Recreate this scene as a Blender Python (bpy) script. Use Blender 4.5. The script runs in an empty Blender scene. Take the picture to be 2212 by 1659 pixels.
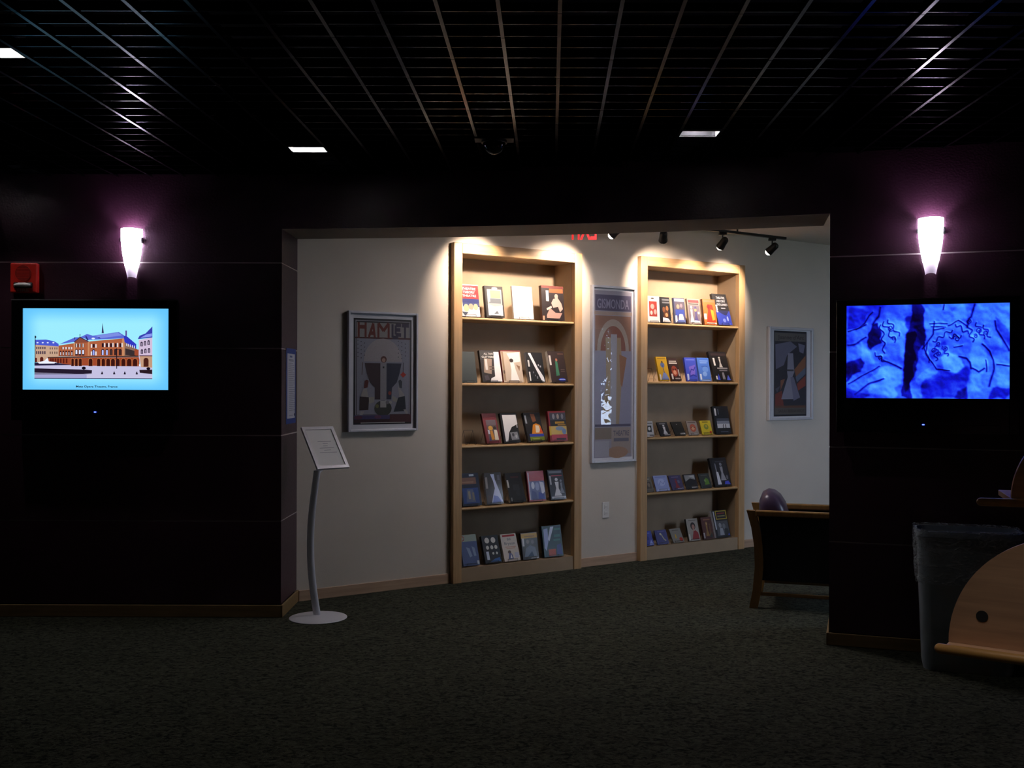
import bpy, bmesh, math, random
import numpy as np
from mathutils import Matrix, Vector

# ------------------------------------------------------------------ scene, camera, light
S = bpy.context.scene
COL = S.collection
PI = math.pi
random.seed(4)

cam_d = bpy.data.cameras.new('camera'); cam = bpy.data.objects.new('camera', cam_d); COL.objects.link(cam)
cam_d.sensor_width = 36.0; cam_d.lens = 36.0 * 2240 / 2212
cam_d.clip_start = 0.05; cam_d.clip_end = 100
cam.matrix_world = Matrix.Translation((0, 0, 1.5)) @ Matrix.Rotation(PI / 2, 4, 'X') @ Matrix.Rotation(0.003, 4, 'Z')
S.camera = cam

world = bpy.data.worlds.new('daylight'); S.world = world
world.use_nodes = True
world.node_tree.nodes['Background'].inputs[0].default_value = (0.60, 0.74, 1.0, 1)
world.node_tree.nodes['Background'].inputs[1].default_value = 25.0

S.view_settings.view_transform = 'Standard'
S.view_settings.look = 'None'
S.view_settings.exposure = 0.0
S.view_settings.gamma = 1.0
S.view_settings.use_curve_mapping = False
S.cycles.use_denoising = True

# daylight enters only by the window of the rear room: a portal guides the sampling
pl = bpy.data.lights.new('window_portal', 'AREA'); pl.shape = 'RECTANGLE'; pl.size = 1.7; pl.size_y = 1.35
pl.cycles.is_portal = True
po = bpy.data.objects.new('window_portal', pl); COL.objects.link(po)
po.location = (5.62, 6.42, 1.6); po.rotation_euler = (0, math.radians(90), 0)
POW_TRACK = 66.0
POW_SCONCE = 7.0
POW_DOWN = 13.0

# ------------------------------------------------------------------ helpers
def lin(c):
    if isinstance(c, str):
        c = c.lstrip('#'); c = [int(c[i:i + 2], 16) / 255 for i in (0, 2, 4)]
    return tuple((v / 12.92 if v <= 0.04045 else ((v + 0.055) / 1.055) ** 2.4) for v in c[:3])

def new_mat(name):
    m = bpy.data.materials.new(name); m.use_nodes = True
    nt = m.node_tree; b = nt.nodes['Principled BSDF']
    return m, nt, b

def pm(name, col, rough=0.5, metal=0.0, vary=0.0, scale=20.0, bump=0.0, bscale=200.0, stretch=(1, 1, 1), coat=0.0, spec=None):
    """plain procedural material: colour with noise variation and a fine bump"""
    m, nt, b = new_mat(name); N, L = nt.nodes, nt.links
    c = lin(col)
    b.inputs['Roughness'].default_value = rough; b.inputs['Metallic'].default_value = metal
    b.inputs['Coat Weight'].default_value = coat
    if spec is not None: b.inputs['Specular IOR Level'].default_value = spec
    tc = N.new('ShaderNodeTexCoord'); mp = N.new('ShaderNodeMapping'); mp.inputs['Scale'].default_value = stretch
    L.new(tc.outputs['Object'], mp.inputs['Vector'])
    if vary > 0:
        n = N.new('ShaderNodeTexNoise'); n.inputs['Scale'].default_value = scale; n.inputs['Detail'].default_value = 6
        L.new(mp.outputs[0], n.inputs['Vector'])
        r = N.new('ShaderNodeValToRGB')
        r.color_ramp.elements[0].position = 0.3; r.color_ramp.elements[1].position = 0.7
        r.color_ramp.elements[0].color = (*[v * (1 - vary) for v in c], 1)
        r.color_ramp.elements[1].color = (*[min(1, v * (1 + vary)) for v in c], 1)
        L.new(n.outputs['Fac'], r.inputs[0]); L.new(r.outputs[0], b.inputs['Base Color'])
    else:
        b.inputs['Base Color'].default_value = (*c, 1)
    if bump > 0:
        n2 = N.new('ShaderNodeTexNoise'); n2.inputs['Scale'].default_value = bscale; n2.inputs['Detail'].default_value = 3
        L.new(mp.outputs[0], n2.inputs['Vector'])
        bp = N.new('ShaderNodeBump'); bp.inputs['Strength'].default_value = bump; bp.inputs['Distance'].default_value = 0.004
        L.new(n2.outputs['Fac'], bp.inputs['Height']); L.new(bp.outputs[0], b.inputs['Normal'])
    return m

def wood(name, col, rough=0.4, axis=2, dark=0.72):
    st = [26, 26, 26]; st[axis] = 1.6
    m = pm(name, col, rough, vary=0.16, scale=1.6, stretch=st, bump=0.05, bscale=6)
    return m

def carpet():
    m, nt, b = new_mat('carpet'); N, L = nt.nodes, nt.links
    tc = N.new('ShaderNodeTexCoord'); mp = N.new('ShaderNodeMapping'); mp.inputs['Scale'].default_value = (0.8, 1.15, 1)
    L.new(tc.outputs['Object'], mp.inputs['Vector'])
    n1 = N.new('ShaderNodeTexNoise'); n1.inputs['Scale'].default_value = 36; n1.inputs['Detail'].default_value = 4; n1.inputs['Distortion'].default_value = 1.3
    n2 = N.new('ShaderNodeTexVoronoi'); n2.inputs['Scale'].default_value = 260
    n3 = N.new('ShaderNodeTexNoise'); n3.inputs['Scale'].default_value = 2.2; n3.inputs['Detail'].default_value = 2
    for n in (n1, n2, n3): L.new(mp.outputs[0], n.inputs['Vector'])
    r = N.new('ShaderNodeValToRGB'); e = r.color_ramp.elements
    e[0].position = 0.36; e[0].color = (*lin('#1f211d'), 1)
    e[1].position = 0.50; e[1].color = (*lin('#424439'), 1)
    x = e.new(0.66); x.color = (*lin('#535449'), 1)
    L.new(n1.outputs['Fac'], r.inputs[0])
    mx = N.new('ShaderNodeMixRGB'); mx.blend_type = 'MULTIPLY'; mx.inputs[0].default_value = 0.35
    L.new(r.outputs[0], mx.inputs[1]); L.new(n2.outputs['Distance'], mx.inputs[2])
    mx2 = N.new('ShaderNodeMixRGB'); mx2.blend_type = 'OVERLAY'; mx2.inputs[0].default_value = 0.25
    L.new(mx.outputs[0], mx2.inputs[1]); L.new(n3.outputs['Fac'], mx2.inputs[2])
    L.new(mx2.outputs[0], b.inputs['Base Color'])
    b.inputs['Roughness'].default_value = 0.95; b.inputs['Specular IOR Level'].default_value = 0.1
    bp = N.new('ShaderNodeBump'); bp.inputs['Strength'].default_value = 0.6; bp.inputs['Distance'].default_value = 0.006
    L.new(n2.outputs['Distance'], bp.inputs['Height']); L.new(bp.outputs[0], b.inputs['Normal'])
    return m

def attr_mat(name, rough=0.3, coat=0.0, emit=None):
    """flat print: face colours of the mesh"""
    m, nt, b = new_mat(name); N, L = nt.nodes, nt.links
    a = N.new('ShaderNodeAttribute'); a.attribute_name = 'Col'
    if emit is None:
        n = N.new('ShaderNodeTexNoise'); n.inputs['Scale'].default_value = 90
        mx = N.new('ShaderNodeMixRGB'); mx.blend_type = 'MULTIPLY'; mx.inputs[0].default_value = 0.25
        L.new(a.outputs['Color'], mx.inputs[1]); L.new(n.outputs['Fac'], mx.inputs[2])
        L.new(mx.outputs[0], b.inputs['Base Color'])
        b.inputs['Roughness'].default_value = rough; b.inputs['Coat Weight'].default_value = coat; b.inputs['Coat Roughness'].default_value = 0.08
    else:
        b.inputs['Base Color'].default_value = (0.01, 0.01, 0.01, 1); b.inputs['Roughness'].default_value = 0.3
        L.new(a.outputs['Color'], b.inputs['Emission Color']); b.inputs['Emission Strength'].default_value = emit
    return m

def emit_mat(name, col, strength):
    m, nt, b = new_mat(name)
    b.inputs['Base Color'].default_value = (*lin(col), 1)
    b.inputs['Emission Color'].default_value = (*lin(col), 1); b.inputs['Emission Strength'].default_value = strength
    return m

def glass_mat(name, rough=0.0, tint='#ffffff', ior=1.45):
    m, nt, b = new_mat(name); N, L = nt.nodes, nt.links
    t = N.new('ShaderNodeBsdfTransparent'); t.inputs[0].default_value = (*lin(tint), 1)
    g = N.new('ShaderNodeBsdfGlossy'); g.inputs['Roughness'].default_value = rough
    f = N.new('ShaderNodeFresnel'); f.inputs[0].default_value = ior
    mx = N.new('ShaderNodeMixShader')
    ge = N.new('ShaderNodeNewGeometry'); sb = N.new('ShaderNodeMath'); sb.operation = 'SUBTRACT'; sb.inputs[0].default_value = 1.0
    ml = N.new('ShaderNodeMath'); ml.operation = 'MULTIPLY'     # reflect at the outer face only
    L.new(ge.outputs['Backfacing'], sb.inputs[1]); L.new(f.outputs[0], ml.inputs[0]); L.new(sb.outputs[0], ml.inputs[1])
    L.new(ml.outputs[0], mx.inputs[0]); L.new(t.outputs[0], mx.inputs[1]); L.new(g.outputs[0], mx.inputs[2])
    L.new(mx.outputs[0], N['Material Output'].inputs['Surface'])
    return m

def film_mat(name):
    m, nt, b = new_mat(name); N, L = nt.nodes, nt.links
    b.inputs['Base Color'].default_value = (*lin('#c9d0d8'), 1); b.inputs['Roughness'].default_value = 0.25
    t = N.new('ShaderNodeBsdfTransparent')
    n = N.new('ShaderNodeTexNoise'); n.inputs['Scale'].default_value = 9; n.inputs['Detail'].default_value = 5; n.inputs['Distortion'].default_value = 2
    r = N.new('ShaderNodeMapRange'); r.inputs[1].default_value = 0.45; r.inputs[2].default_value = 0.75; r.inputs[3].default_value = 0.2; r.inputs[4].default_value = 0.85
    L.new(n.outputs['Fac'], r.inputs[0])
    mx = N.new('ShaderNodeMixShader'); L.new(r.outputs[0], mx.inputs[0]); L.new(t.outputs[0], mx.inputs[1]); L.new(b.outputs[0], mx.inputs[2])
    bp = N.new('ShaderNodeBump'); bp.inputs['Strength'].default_value = 0.8; bp.inputs['Distance'].default_value = 0.02
    L.new(n.outputs['Fac'], bp.inputs['Height']); L.new(bp.outputs[0], b.inputs['Normal'])
    L.new(mx.outputs[0], N['Material Output'].inputs['Surface'])
    return m

def shade_mat(name, glow=0.0):
    m, nt, b = new_mat(name); N, L = nt.nodes, nt.links
    d = N.new('ShaderNodeBsdfDiffuse'); t = N.new('ShaderNodeBsdfTranslucent'); g = N.new('ShaderNodeBsdfGlossy'); g.inputs['Roughness'].default_value = 0.25
    d.inputs[0].default_value = (0.85, 0.85, 0.85, 1); t.inputs[0].default_value = (0.9, 0.92, 0.95, 1)
    mx = N.new('ShaderNodeMixShader'); mx.inputs[0].default_value = 0.6
    L.new(d.outputs[0], mx.inputs[1]); L.new(t.outputs[0], mx.inputs[2])
    m2 = N.new('ShaderNodeMixShader'); m2.inputs[0].default_value = 0.05
    L.new(mx.outputs[0], m2.inputs[1]); L.new(g.outputs[0], m2.inputs[2])
    ad = N.new('ShaderNodeAddShader'); em = N.new('ShaderNodeEmission'); em.inputs[0].default_value = (.95, .88, 1.0, 1); em.inputs[1].default_value = glow
    L.new(m2.outputs[0], ad.inputs[0]); L.new(em.outputs[0], ad.inputs[1])
    L.new(ad.outputs[0], N['Material Output'].inputs['Surface'])
    return m

# mesh collector -------------------------------------------------------------
class MB:
    def __init__(s): s.v = []; s.f = []; s.m = []
    def add(s, vs, fs, mi=0):
        o = len(s.v); s.v += [tuple(p) for p in vs]
        for f in fs: s.f.append(tuple(o + i for i in f)); s.m.append(mi)
        return s
    def box(s, x0, x1, y0, y1, z0, z1, bev=0.0, mi=0):
        if bev <= 0:
            vs = [(x, y, z) for z in (z0, z1) for y in (y0, y1) for x in (x0, x1)]
            return s.add(vs, [(0, 2, 3, 1), (4, 5, 7, 6), (0, 1, 5, 4), (2, 6, 7, 3), (0, 4, 6, 2), (1, 3, 7, 5)], mi)
        b = bmesh.new(); bmesh.ops.create_cube(b, size=1)
        for v in b.verts: v.co = Vector(((x0 + x1) / 2 + v.co.x * (x1 - x0), (y0 + y1) / 2 + v.co.y * (y1 - y0), (z0 + z1) / 2 + v.co.z * (z1 - z0)))
        bmesh.ops.bevel(b, geom=b.edges[:], offset=bev, segments=2, profile=0.5, affect='EDGES')
        b.verts.index_update()
        s.add([v.co[:] for v in b.verts], [[v.index for v in f.verts] for f in b.faces], mi); b.free()
        return s
    def prism(s, pts, z0, z1, mi=0, bottom_mi=None):
        n = len(pts)
        s.add([(x, y, z0) for x, y in pts] + [(x, y, z1) for x, y in pts],
              [tuple((i, (i + 1) % n, n + (i + 1) % n, n + i)) for i in range(n)] + [tuple(range(n, 2 * n))], mi)
        o = len(s.v) - 2 * n
        s.f.append(tuple(o + i for i in reversed(range(n)))); s.m.append(mi if bottom_mi is None else bottom_mi)
        return s
    def extrude_profile(s, prof, a, b, fn, mi=0):
        """closed 2-D profile swept between two values; fn(p, q, t) -> xyz"""
        n = len(prof)
        s.add([fn(p, q, a) for p, q in prof] + [fn(p, q, b) for p, q in prof],
              [tuple((i, (i + 1) % n, n + (i + 1) % n, n + i)) for i in range(n)] + [tuple(reversed(range(n))), tuple(range(n, 2 * n))], mi)
        return s
    def rings(s, rings, cap0=True, cap1=True, closed=True, mi=0):
        n = len(rings[0]); vs = [p for r in rings for p in r]; fs = []
        k = n if closed else n - 1
        for j in range(len(rings) - 1):
            for i in range(k):
                a, b = j * n + i, j * n + (i + 1) % n
                fs.append((a, b, b + n, a + n))
        if cap0: fs.append(tuple(reversed(range(n))))
        if cap1: fs.append(tuple(range((len(rings) - 1) * n, len(rings) * n)))
        return s.add(vs, fs, mi)
    def tube(s, pts, r, n=6, mi=0, cap=True):
        pts = [Vector(p) for p in pts]; rr = r if isinstance(r, (list, tuple)) else [r] * len(pts)
        up = None; rings = []
        for i, p in enumerate(pts):
            t = (pts[min(i + 1, len(pts) - 1)] - pts[max(i - 1, 0)]).normalized()
            if up is None:
                ref = Vector((0, 0, 1)) if abs(t.z) < 0.9 else Vector((1, 0, 0))
                up = (ref - t * ref.dot(t)).normalized()
            else:
                up = (up - t * up.dot(t))
                up = up.normalized() if up.length > 1e-6 else Vector((1, 0, 0))
            sd = t.cross(up)
            rings.append([tuple(p + (up * math.cos(2 * PI * k / n) + sd * math.sin(2 * PI * k / n)) * rr[i]) for k in range(n)])
        return s.rings(rings, cap, cap, True, mi)
    def cyl(s, a, b, r0, r1=None, n=20, mi=0): return s.tube([a, b], [r0, r0 if r1 is None else r1], n, mi)
    def build(s, name, mat, parent=None, smooth=False, loc=None, rotz=None, cols=None):
        me = bpy.data.meshes.new(name); me.from_pydata(s.v, [], s.f); me.validate(clean_customdata=False)
        ms = mat if isinstance(mat, (list, tuple)) else [mat]
        for m in ms: me.materials.append(m)
        if len(ms) > 1: me.polygons.foreach_set('material_index', s.m)
        b = bmesh.new(); b.from_mesh(me); bmesh.ops.recalc_face_normals(b, faces=b.faces); b.to_mesh(me); b.free()
        if smooth:
            me.polygons.foreach_set('use_smooth', [True] * len(me.polygons))
            try: me.set_sharp_from_angle(angle=math.radians(38))
            except Exception: pass
        o = bpy.data.objects.new(name, me); COL.objects.link(o); o.parent = parent
        if loc is not None: o.location = loc
        if rotz is not None: o.rotation_euler = (0, 0, rotz)
        return o

def tag(o, label, cat, group=None):
    o['label'] = label; o['category'] = cat
    if group: o['group'] = group
    return o
def thing(name, label, cat, loc=(0, 0, 0), rotz=0.0, group=None):
    o = bpy.data.objects.new(name, None); COL.objects.link(o); o.empty_display_size = 0.05
    o.location = loc; o.rotation_euler = (0, 0, rotz)
    return tag(o, label, cat, group)
def struct(o, label=None):
    o['kind'] = 'structure'
    if label: o['label'] = label
    return o

# flat print: coloured shapes in unit coordinates, x right, y up ---------------
_font_cache = {}
def text_mesh(txt):
    if txt not in _font_cache:
        c = bpy.data.curves.new('lettering', 'FONT'); c.body = txt; c.align_x = 'CENTER'; c.resolution_u = 3; c.offset = 0.014
        o = bpy.data.objects.new('lettering', c); COL.objects.link(o)
        dg = bpy.context.evaluated_depsgraph_get(); dg.update()
        me = bpy.data.meshes.new_from_object(o.evaluated_get(dg))
        vs = [(v.co.x, v.co.y) for v in me.vertices]; fs = [tuple(p.vertices) for p in me.polygons]
        bpy.data.objects.remove(o); bpy.data.curves.remove(c); bpy.data.meshes.remove(me)
        _font_cache[txt] = (vs, fs)
    return _font_cache[txt]

def ell(cx, cy, rx, ry, n=18, a0=0.0, a1=2 * PI):
    return [(cx + rx * math.cos(a0 + (a1 - a0) * i / n), cy + ry * math.sin(a0 + (a1 - a0) * i / n)) for i in range(n if a1 - a0 > 6.28 else n + 1)]

def stroke(pts, wd):
    l, r = [], []
    for i, p in enumerate(pts):
        a = pts[max(i - 1, 0)]; b = pts[min(i + 1, len(pts) - 1)]
        dx, dy = b[0] - a[0], b[1] - a[1]; d = math.hypot(dx, dy) or 1
        l.append((p[0] - dy / d * wd / 2, p[1] + dx / d * wd / 2)); r.append((p[0] + dy / d * wd / 2, p[1] - dx / d * wd / 2))
    return l + r[::-1]

def print_obj(name, items, w, h, xf, mat, parent, step=0.00025):
    """items: ('r',x0,y0,x1,y1,c) ('e',cx,cy,rx,ry,c) ('p',pts,c) ('s',pts,width,c) ('t',text,cx,ybase,height,maxwidth,c)"""
    vs, fs, cs = [], [], []
    def put(pts, faces, c, k):
        o = len(vs); vs.extend(xf(x * w, y * h, k * step) for x, y in pts)
        for f in faces: fs.append(tuple(o + i for i in f)); cs.append(lin(c))
    for k, it in enumerate(items):
        t = it[0]
        if t == 'r':
            _, x0, y0, x1, y1, c = it; put([(x0, y0), (x1, y0), (x1, y1), (x0, y1)], [(0, 1, 2, 3)], c, k)
        elif t == 'e':
            _, cx, cy, rx, ry, c = it; p = ell(cx, cy, rx, ry); put(p, [tuple(range(len(p)))], c, k)
        elif t == 'p': put(it[1], [tuple(range(len(it[1])))], it[2], k)
        elif t == 's':
            p = stroke(it[1], it[2]); n = len(p) // 2
            put(p, [(i, i + 1, 2 * n - 2 - i, 2 * n - 1 - i) for i in range(n - 1)], it[3], k)
        elif t == 't':
            _, tx, cx, yb, th, mw, c = it; tv, tf = text_mesh(tx)
            xs = [q[0] for q in tv]; wid = max(xs) - min(xs); mid = (max(xs) + min(xs)) / 2
            sy = th / 0.7; sx = mw / wid
            put([(cx + (x - mid) * sx, yb + y * sy) for x, y in tv], tf, c, k)
    me = bpy.data.meshes.new(name); me.from_pydata(vs, [], fs)
    ca = me.color_attributes.new('Col', 'FLOAT_COLOR', 'CORNER')
    buf = []
    for p, c in zip(me.polygons, cs): buf += [*c, 1.0] * p.loop_total
    ca.data.foreach_set('color', buf)
    me.materials.append(mat)
    o = bpy.data.objects.new(name, me); COL.objects.link(o); o.parent = parent
    return o

# ------------------------------------------------------------------ materials
M = {}
M['carpet'] = carpet()
M['burgundy'] = pm('burgundy_wall', '#351a29', 0.42, vary=0.10, scale=3, bump=0.35, bscale=85)
M['strip'] = pm('pale_joint_strip', '#b9b0ae', 0.4, vary=0.05)
M['backing'] = pm('dark_backing', '#1a1114', 0.8)
M['cream'] = pm('cream_wall', '#cdc3b6', 0.75, vary=0.03, scale=2, bump=0.15, bscale=160)
M['soffit'] = pm('soffit_paint', '#8d8279', 0.8, vary=0.04, scale=3)
M['white_ceil'] = pm('white_ceiling', '#d6d1ca', 0.85, vary=0.03, bump=0.1)
M['black'] = pm('black_plenum', '#050505', 0.95)
M['dark_wall'] = pm('dark_room_wall', '#241a1f', 0.8, vary=0.05)
M['slat'] = pm('black_satin_metal', '#1e1e21', 0.22, metal=0.9, vary=0.05)
M['maple_v'] = wood('maple_upright', '#b8956c', 0.38, 2)
M['maple_h'] = wood('maple_flat', '#b8956c', 0.38, 0)
M['maple_base'] = wood('maple_baseboard', '#b99a80', 0.45, 0)
M['oak_base'] = wood('golden_baseboard', '#806845', 0.5, 0)
M['laminate'] = pm('tan_laminate', '#a08a70', 0.6, vary=0.06, scale=8)
M['shelf'] = wood('shelf_maple', '#b8966a', 0.35, 0)
M['print'] = attr_mat('cover_print', 0.42, 0.2)
M['poster'] = attr_mat('poster_print', 0.6)
M['screen'] = attr_mat('screen_picture', emit=1.0)
M['glass'] = glass_mat('picture_glass')
M['clear'] = glass_mat('clear_acrylic', 0.02)
M['silver'] = pm('silver_frame', '#c6c6cc', 0.4, metal=0.25, vary=0.04)
M['mat'] = pm('mat_board', '#d0d0d6', 0.8, vary=0.03)
M['steel'] = pm('brushed_silver', '#cdced8', 0.4, metal=0.15, vary=0.05, stretch=(60, 60, 2))
M['tv'] = pm('tv_black_gloss', '#050507', 0.22, vary=0.02)
M['tvedge'] = pm('tv_grey_edge', '#6a6c6e', 0.35, metal=0.4)
M['led'] = emit_mat('blue_led', '#3a4cff', 9.0)
M['shade'] = shade_mat('frosted_glass')
M['shade_lit'] = shade_mat('glowing_opal_glass', 9.0)
M['blade'] = pm('thin_satin_blade', '#404046', 0.19, metal=0.9, vary=0.05)
M['chrome'] = pm('bracket_chrome', '#77777a', 0.25, metal=0.9)
M['red'] = pm('alarm_red', '#c8261c', 0.4, vary=0.04)
M['alarm_dark'] = pm('alarm_dark_red', '#8a1a14', 0.5)
M['lens'] = pm('strobe_lens', '#d8d8d8', 0.12, vary=0.05)
M['white'] = pm('white_plastic', '#d8d5d0', 0.4, vary=0.03)
M['socket'] = pm('socket_dark', '#55504a', 0.6)
M['paper'] = pm('paper', '#d8d8d8', 0.8)
M['wire'] = pm('easel_wire', '#4a4a4c', 0.35, metal=0.8)
M['pages'] = pm('pages', '#d9d2c2', 0.9, vary=0.08, scale=200, stretch=(1, 30, 1))
M['track'] = pm('black_track', '#0b0b0c', 0.4, vary=0.05)
M['bulb'] = emit_mat('lamp_lens', '#fff0e0', 6.0)
M['exit'] = emit_mat('exit_red', '#ff1212', .65)
M['chairwood'] = wood('chair_oak', '#8d6838', 0.4, 2)
M['vinyl'] = pm('plum_vinyl', '#4a3a52', 0.32, vary=0.06, bump=0.05, bscale=300)
M['blackfab'] = pm('black_fabric', '#0c0b0d', 0.8, vary=0.1, scale=200, bump=0.2, bscale=400)
M['can'] = pm('grey_plastic', '#98a4ae', 0.5, vary=0.05, bump=0.1)
M['film'] = film_mat('clear_bag')
M['rack'] = wood('rack_maple', '#c69c7c', 0.35, 0)
M['rack_edge'] = wood('rack_bullnose', '#bd8c50', 0.32, 0)
M['hole'] = pm('dark_grommet', '#2a2a2c', 0.5, vary=0.1)
M['reflector'] = pm('white_reflector', '#e6e8ea', 0.5)
M['dome'] = pm('smoked_dome', '#040405', 0.06, vary=0.02)
M['leaf'] = pm('leaf_green', '#30402a', 0.5, vary=0.3, scale=3)
M['bark'] = pm('bark', '#3a3028', 0.9, vary=0.2)

# ------------------------------------------------------------------ setting
# rear (cream) wall frame: origin, direction, angle
A = Vector((-1.45, 7.15)); U = Vector((0.83205, 0.55470)); NV = Vector((-0.55470, 0.83205)); TH = math.atan2(U.y, U.x)
def wp(s, d=0.0, z=0.0):
    p = A + U * s + NV * d; return (p.x, p.y, z)
# right TV wall frame
RA = Vector((1.80, 6.0)); RU = Vector((1, -0.34)).normalized(); RN = Vector((-RU.y, RU.x)); RT = math.atan2(RU.y, RU.x)
def rp(s, d=0.0, z=0.0):
    p = RA + RU * s + RN * d; return (p.x, p.y, z)
LY = 6.65; LX = -1.478; R0 = 0.036          # left wall plane / its corner; start of right wall
P0 = Vector((LX, LY)); P2 = Vector(rp(R0)[:2]); PM_ = Vector((0.213, 6.43))
def head_curve(t):   # quadratic through three points (front of the curved header)
    q = 0.5
    return P0 * ((1 - t) * (1 - 2 * t)) + PM_ * (4 * t * (1 - t)) + P2 * (t * (2 * t - 1))
CURVE = [head_curve(i / 12) for i in range(13)]
CEIL = 2.82

floor = MB().box(-6.2, 5.7, -6.2, 13, -0.1, 0).build('floor', M['carpet']); struct(floor, 'dark olive mottled carpet')

ZR = [0.081, 0.616, 1.165, 1.723, 2.272, CEIL + 0.02]
wl = MB().box(-6, LX - 0.012, LY + 0.012, 7.16, 0, 3.2).build('wall_left', M['backing']); struct(wl, 'dark burgundy panelled wall with pale joints')
for z0, z1 in zip(ZR, ZR[1:]):
    MB().box(-6, LX, LY, LY + 0.012, z0 + 0.004, z1 - 0.004).build('wall_panel', M['burgundy'], wl)
    MB().box(LX - 0.012, LX, LY + 0.0125, 7.15, z0 + 0.004, z1 - 0.004).build('jamb_panel', M['burgundy'], wl)
for z in ZR[1:5]:
    MB().box(-6, LX - 0.0015, LY + 0.0025, LY + 0.012, z - 0.0039, z + 0.0039).build('joint_strip', M['strip'], wl)
    MB().box(LX - 0.012, LX - 0.0025, LY + 0.0125, 7.15, z - 0.0039, z + 0.0039).build('joint_strip', M['strip'], wl)
bl = MB().box(-6, LX + 0.012, LY - 0.014, LY, 0, 0.079, 0.004).box(LX, LX + 0.014, LY - 0.014, 7.15, 0, 0.079, 0.004).build('baseboard_left', M['oak_base']); struct(bl)

wr = MB().box(0.012 + R0, 4.1, 0.012, 0.46, 0, 3.2).build('wall_right', M['backing'], loc=rp(0), rotz=RT); struct(wr, 'dark panelled wall with pale joints on the right')
ZRR = [0.072, 0.596, 1.143, 1.69, 2.24, CEIL + 0.02]
for z0, z1 in zip(ZRR, ZRR[1:]):
    MB().box(R0, 4.1, 0, 0.012, z0 + 0.004, z1 - 0.004).build('wall_panel', M['burgundy'], wr)
    MB().box(R0, R0 + 0.012, 0.0125, 0.46, z0 + 0.004, z1 - 0.004).build('jamb_panel', M['burgundy'], wr)
for z in ZRR[1:5]:
    MB().box(R0 + 0.002, 4.1, 0.0025, 0.012, z - 0.0035, z + 0.0035).build('joint_strip', M['strip'], wr)
br = MB().box(R0 - 0.014, 4.1, -0.014, 0, 0, 0.072, 0.004).box(R0 - 0.014, R0, -0.014, 0.46, 0, 0.072, 0.004).build('baseboard_right', M['oak_base'], loc=rp(0), rotz=RT); struct(br)

back = [p + Vector((0.10 * (i / 12), 0.46)) for i, p in enumerate(CURVE)]
hd = MB().prism([tuple(p) for p in CURVE] + [tuple(p) for p in reversed(back)], 2.49, 3.2, 0, 1).build('wall_header', [M['burgundy'], M['soffit']])
struct(hd, 'dark curved header over the wide opening')

# rear wall with two recesses for the bookcases
BC = [(1.185, 2.395, 2.563, [0.106, 0.562, 1.031, 1.503, 2.004]), (3.022, 4.268, 2.59, [0.110, 0.571, 1.046, 1.522, 2.028])]
m = MB()
for s0, s1 in ((-0.1, BC[0][0] + 0.03), (BC[0][1] - 0.03, BC[1][0] + 0.03), (BC[1][1] - 0.03, 8.5)): m.box(s0, s1, 0, 0.30, 0, 3.2)
for b in BC: m.box(b[0] + 0.03, b[1] - 0.03, 0, 0.30, b[2] - 0.03, 3.2); m.box(b[0] + 0.03, b[1] - 0.03, 0.262, 0.30, 0, b[2])
w = m.build('wall_rear', M['cream'], loc=(A.x, A.y, 0), rotz=TH); struct(w, 'cream textured wall behind the opening')
m = MB()
for s0, s1 in ((-0.02, BC[0][0] - 0.002), (BC[0][1] + 0.002, BC[1][0] - 0.002), (BC[1][1] + 0.002, 8.4)): m.box(s0, s1, -0.013, 0, 0, 0.074, 0.003)
bb = m.build('baseboard_rear', M['maple_base'], loc=(A.x, A.y, 0), rotz=TH); struct(bb)

# ceilings
ce = MB().box(-6.2, 5.7, -6.2, 7.2, 3.2, 3.3).build('ceiling', M['black']); struct(ce, 'black ceiling void behind an open metal grid')
mid = [p + Vector((0.03, 0.2)) for p in CURVE]
pts = [(-1.9, 6.9)] + [tuple(p) for p in mid] + [rp(4.1, 0.2)[:2], (5.7, 4.9), (5.7, 13), (-1.9, 13)]
rc = MB().prism(pts, 2.875, 3.19).build('ceiling_rear', M['white_ceil']); struct(rc, 'pale ceiling of the rear room')

# room envelope
def envelope(name, x0, x1, y0, y1, mat): return struct(MB().box(x0, x1, y0, y1, 0, 3.2).build(name, mat))
envelope('wall_far_left', -6.2, -6, -6.2, 7.2, M['dark_wall'])
envelope('wall_behind', -6.2, 5.7, -6.2, -6, M['dark_wall'])
envelope('wall_far_right', 5.5, 5.7, -6.2, 4.9, M['dark_wall'])
WY0, WY1, WZ0, WZ1 = 5.60, 7.24, 0.92, 2.28
m = MB().box(5.5, 5.7, 4.9, WY0, 0, 3.2).box(5.5, 5.7, WY1, 13, 0, 3.2).box(5.5, 5.7, WY0, WY1, 0, WZ0).box(5.5, 5.7, WY0, WY1, WZ1, 3.2)
struct(m.build('wall_rear_right', M['cream']))
wn = MB().box(5.52, 5.60, WY0, WY0 + 0.05, WZ0, WZ1).box(5.52, 5.60, WY1 - 0.05, WY1, WZ0, WZ1).box(5.52, 5.60, WY0 + 0.05, WY1 - 0.05, WZ0, WZ0 + 0.05).box(5.52, 5.60, WY0 + 0.05, WY1 - 0.05, WZ1 - 0.05, WZ1).box(5.53, 5.59, 6.40, 6.44, WZ0 + 0.05, WZ1 - 0.05).build('window_1', M['white']); struct(wn, 'daylit window of the rear room')
for y0, y1 in ((WY0 + 0.05, 6.40), (6.44, WY1 - 0.05)): MB().box(5.557, 5.563, y0, y1, WZ0 + 0.05, WZ1 - 0.05).build('pane', M['clear'], wn)

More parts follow.
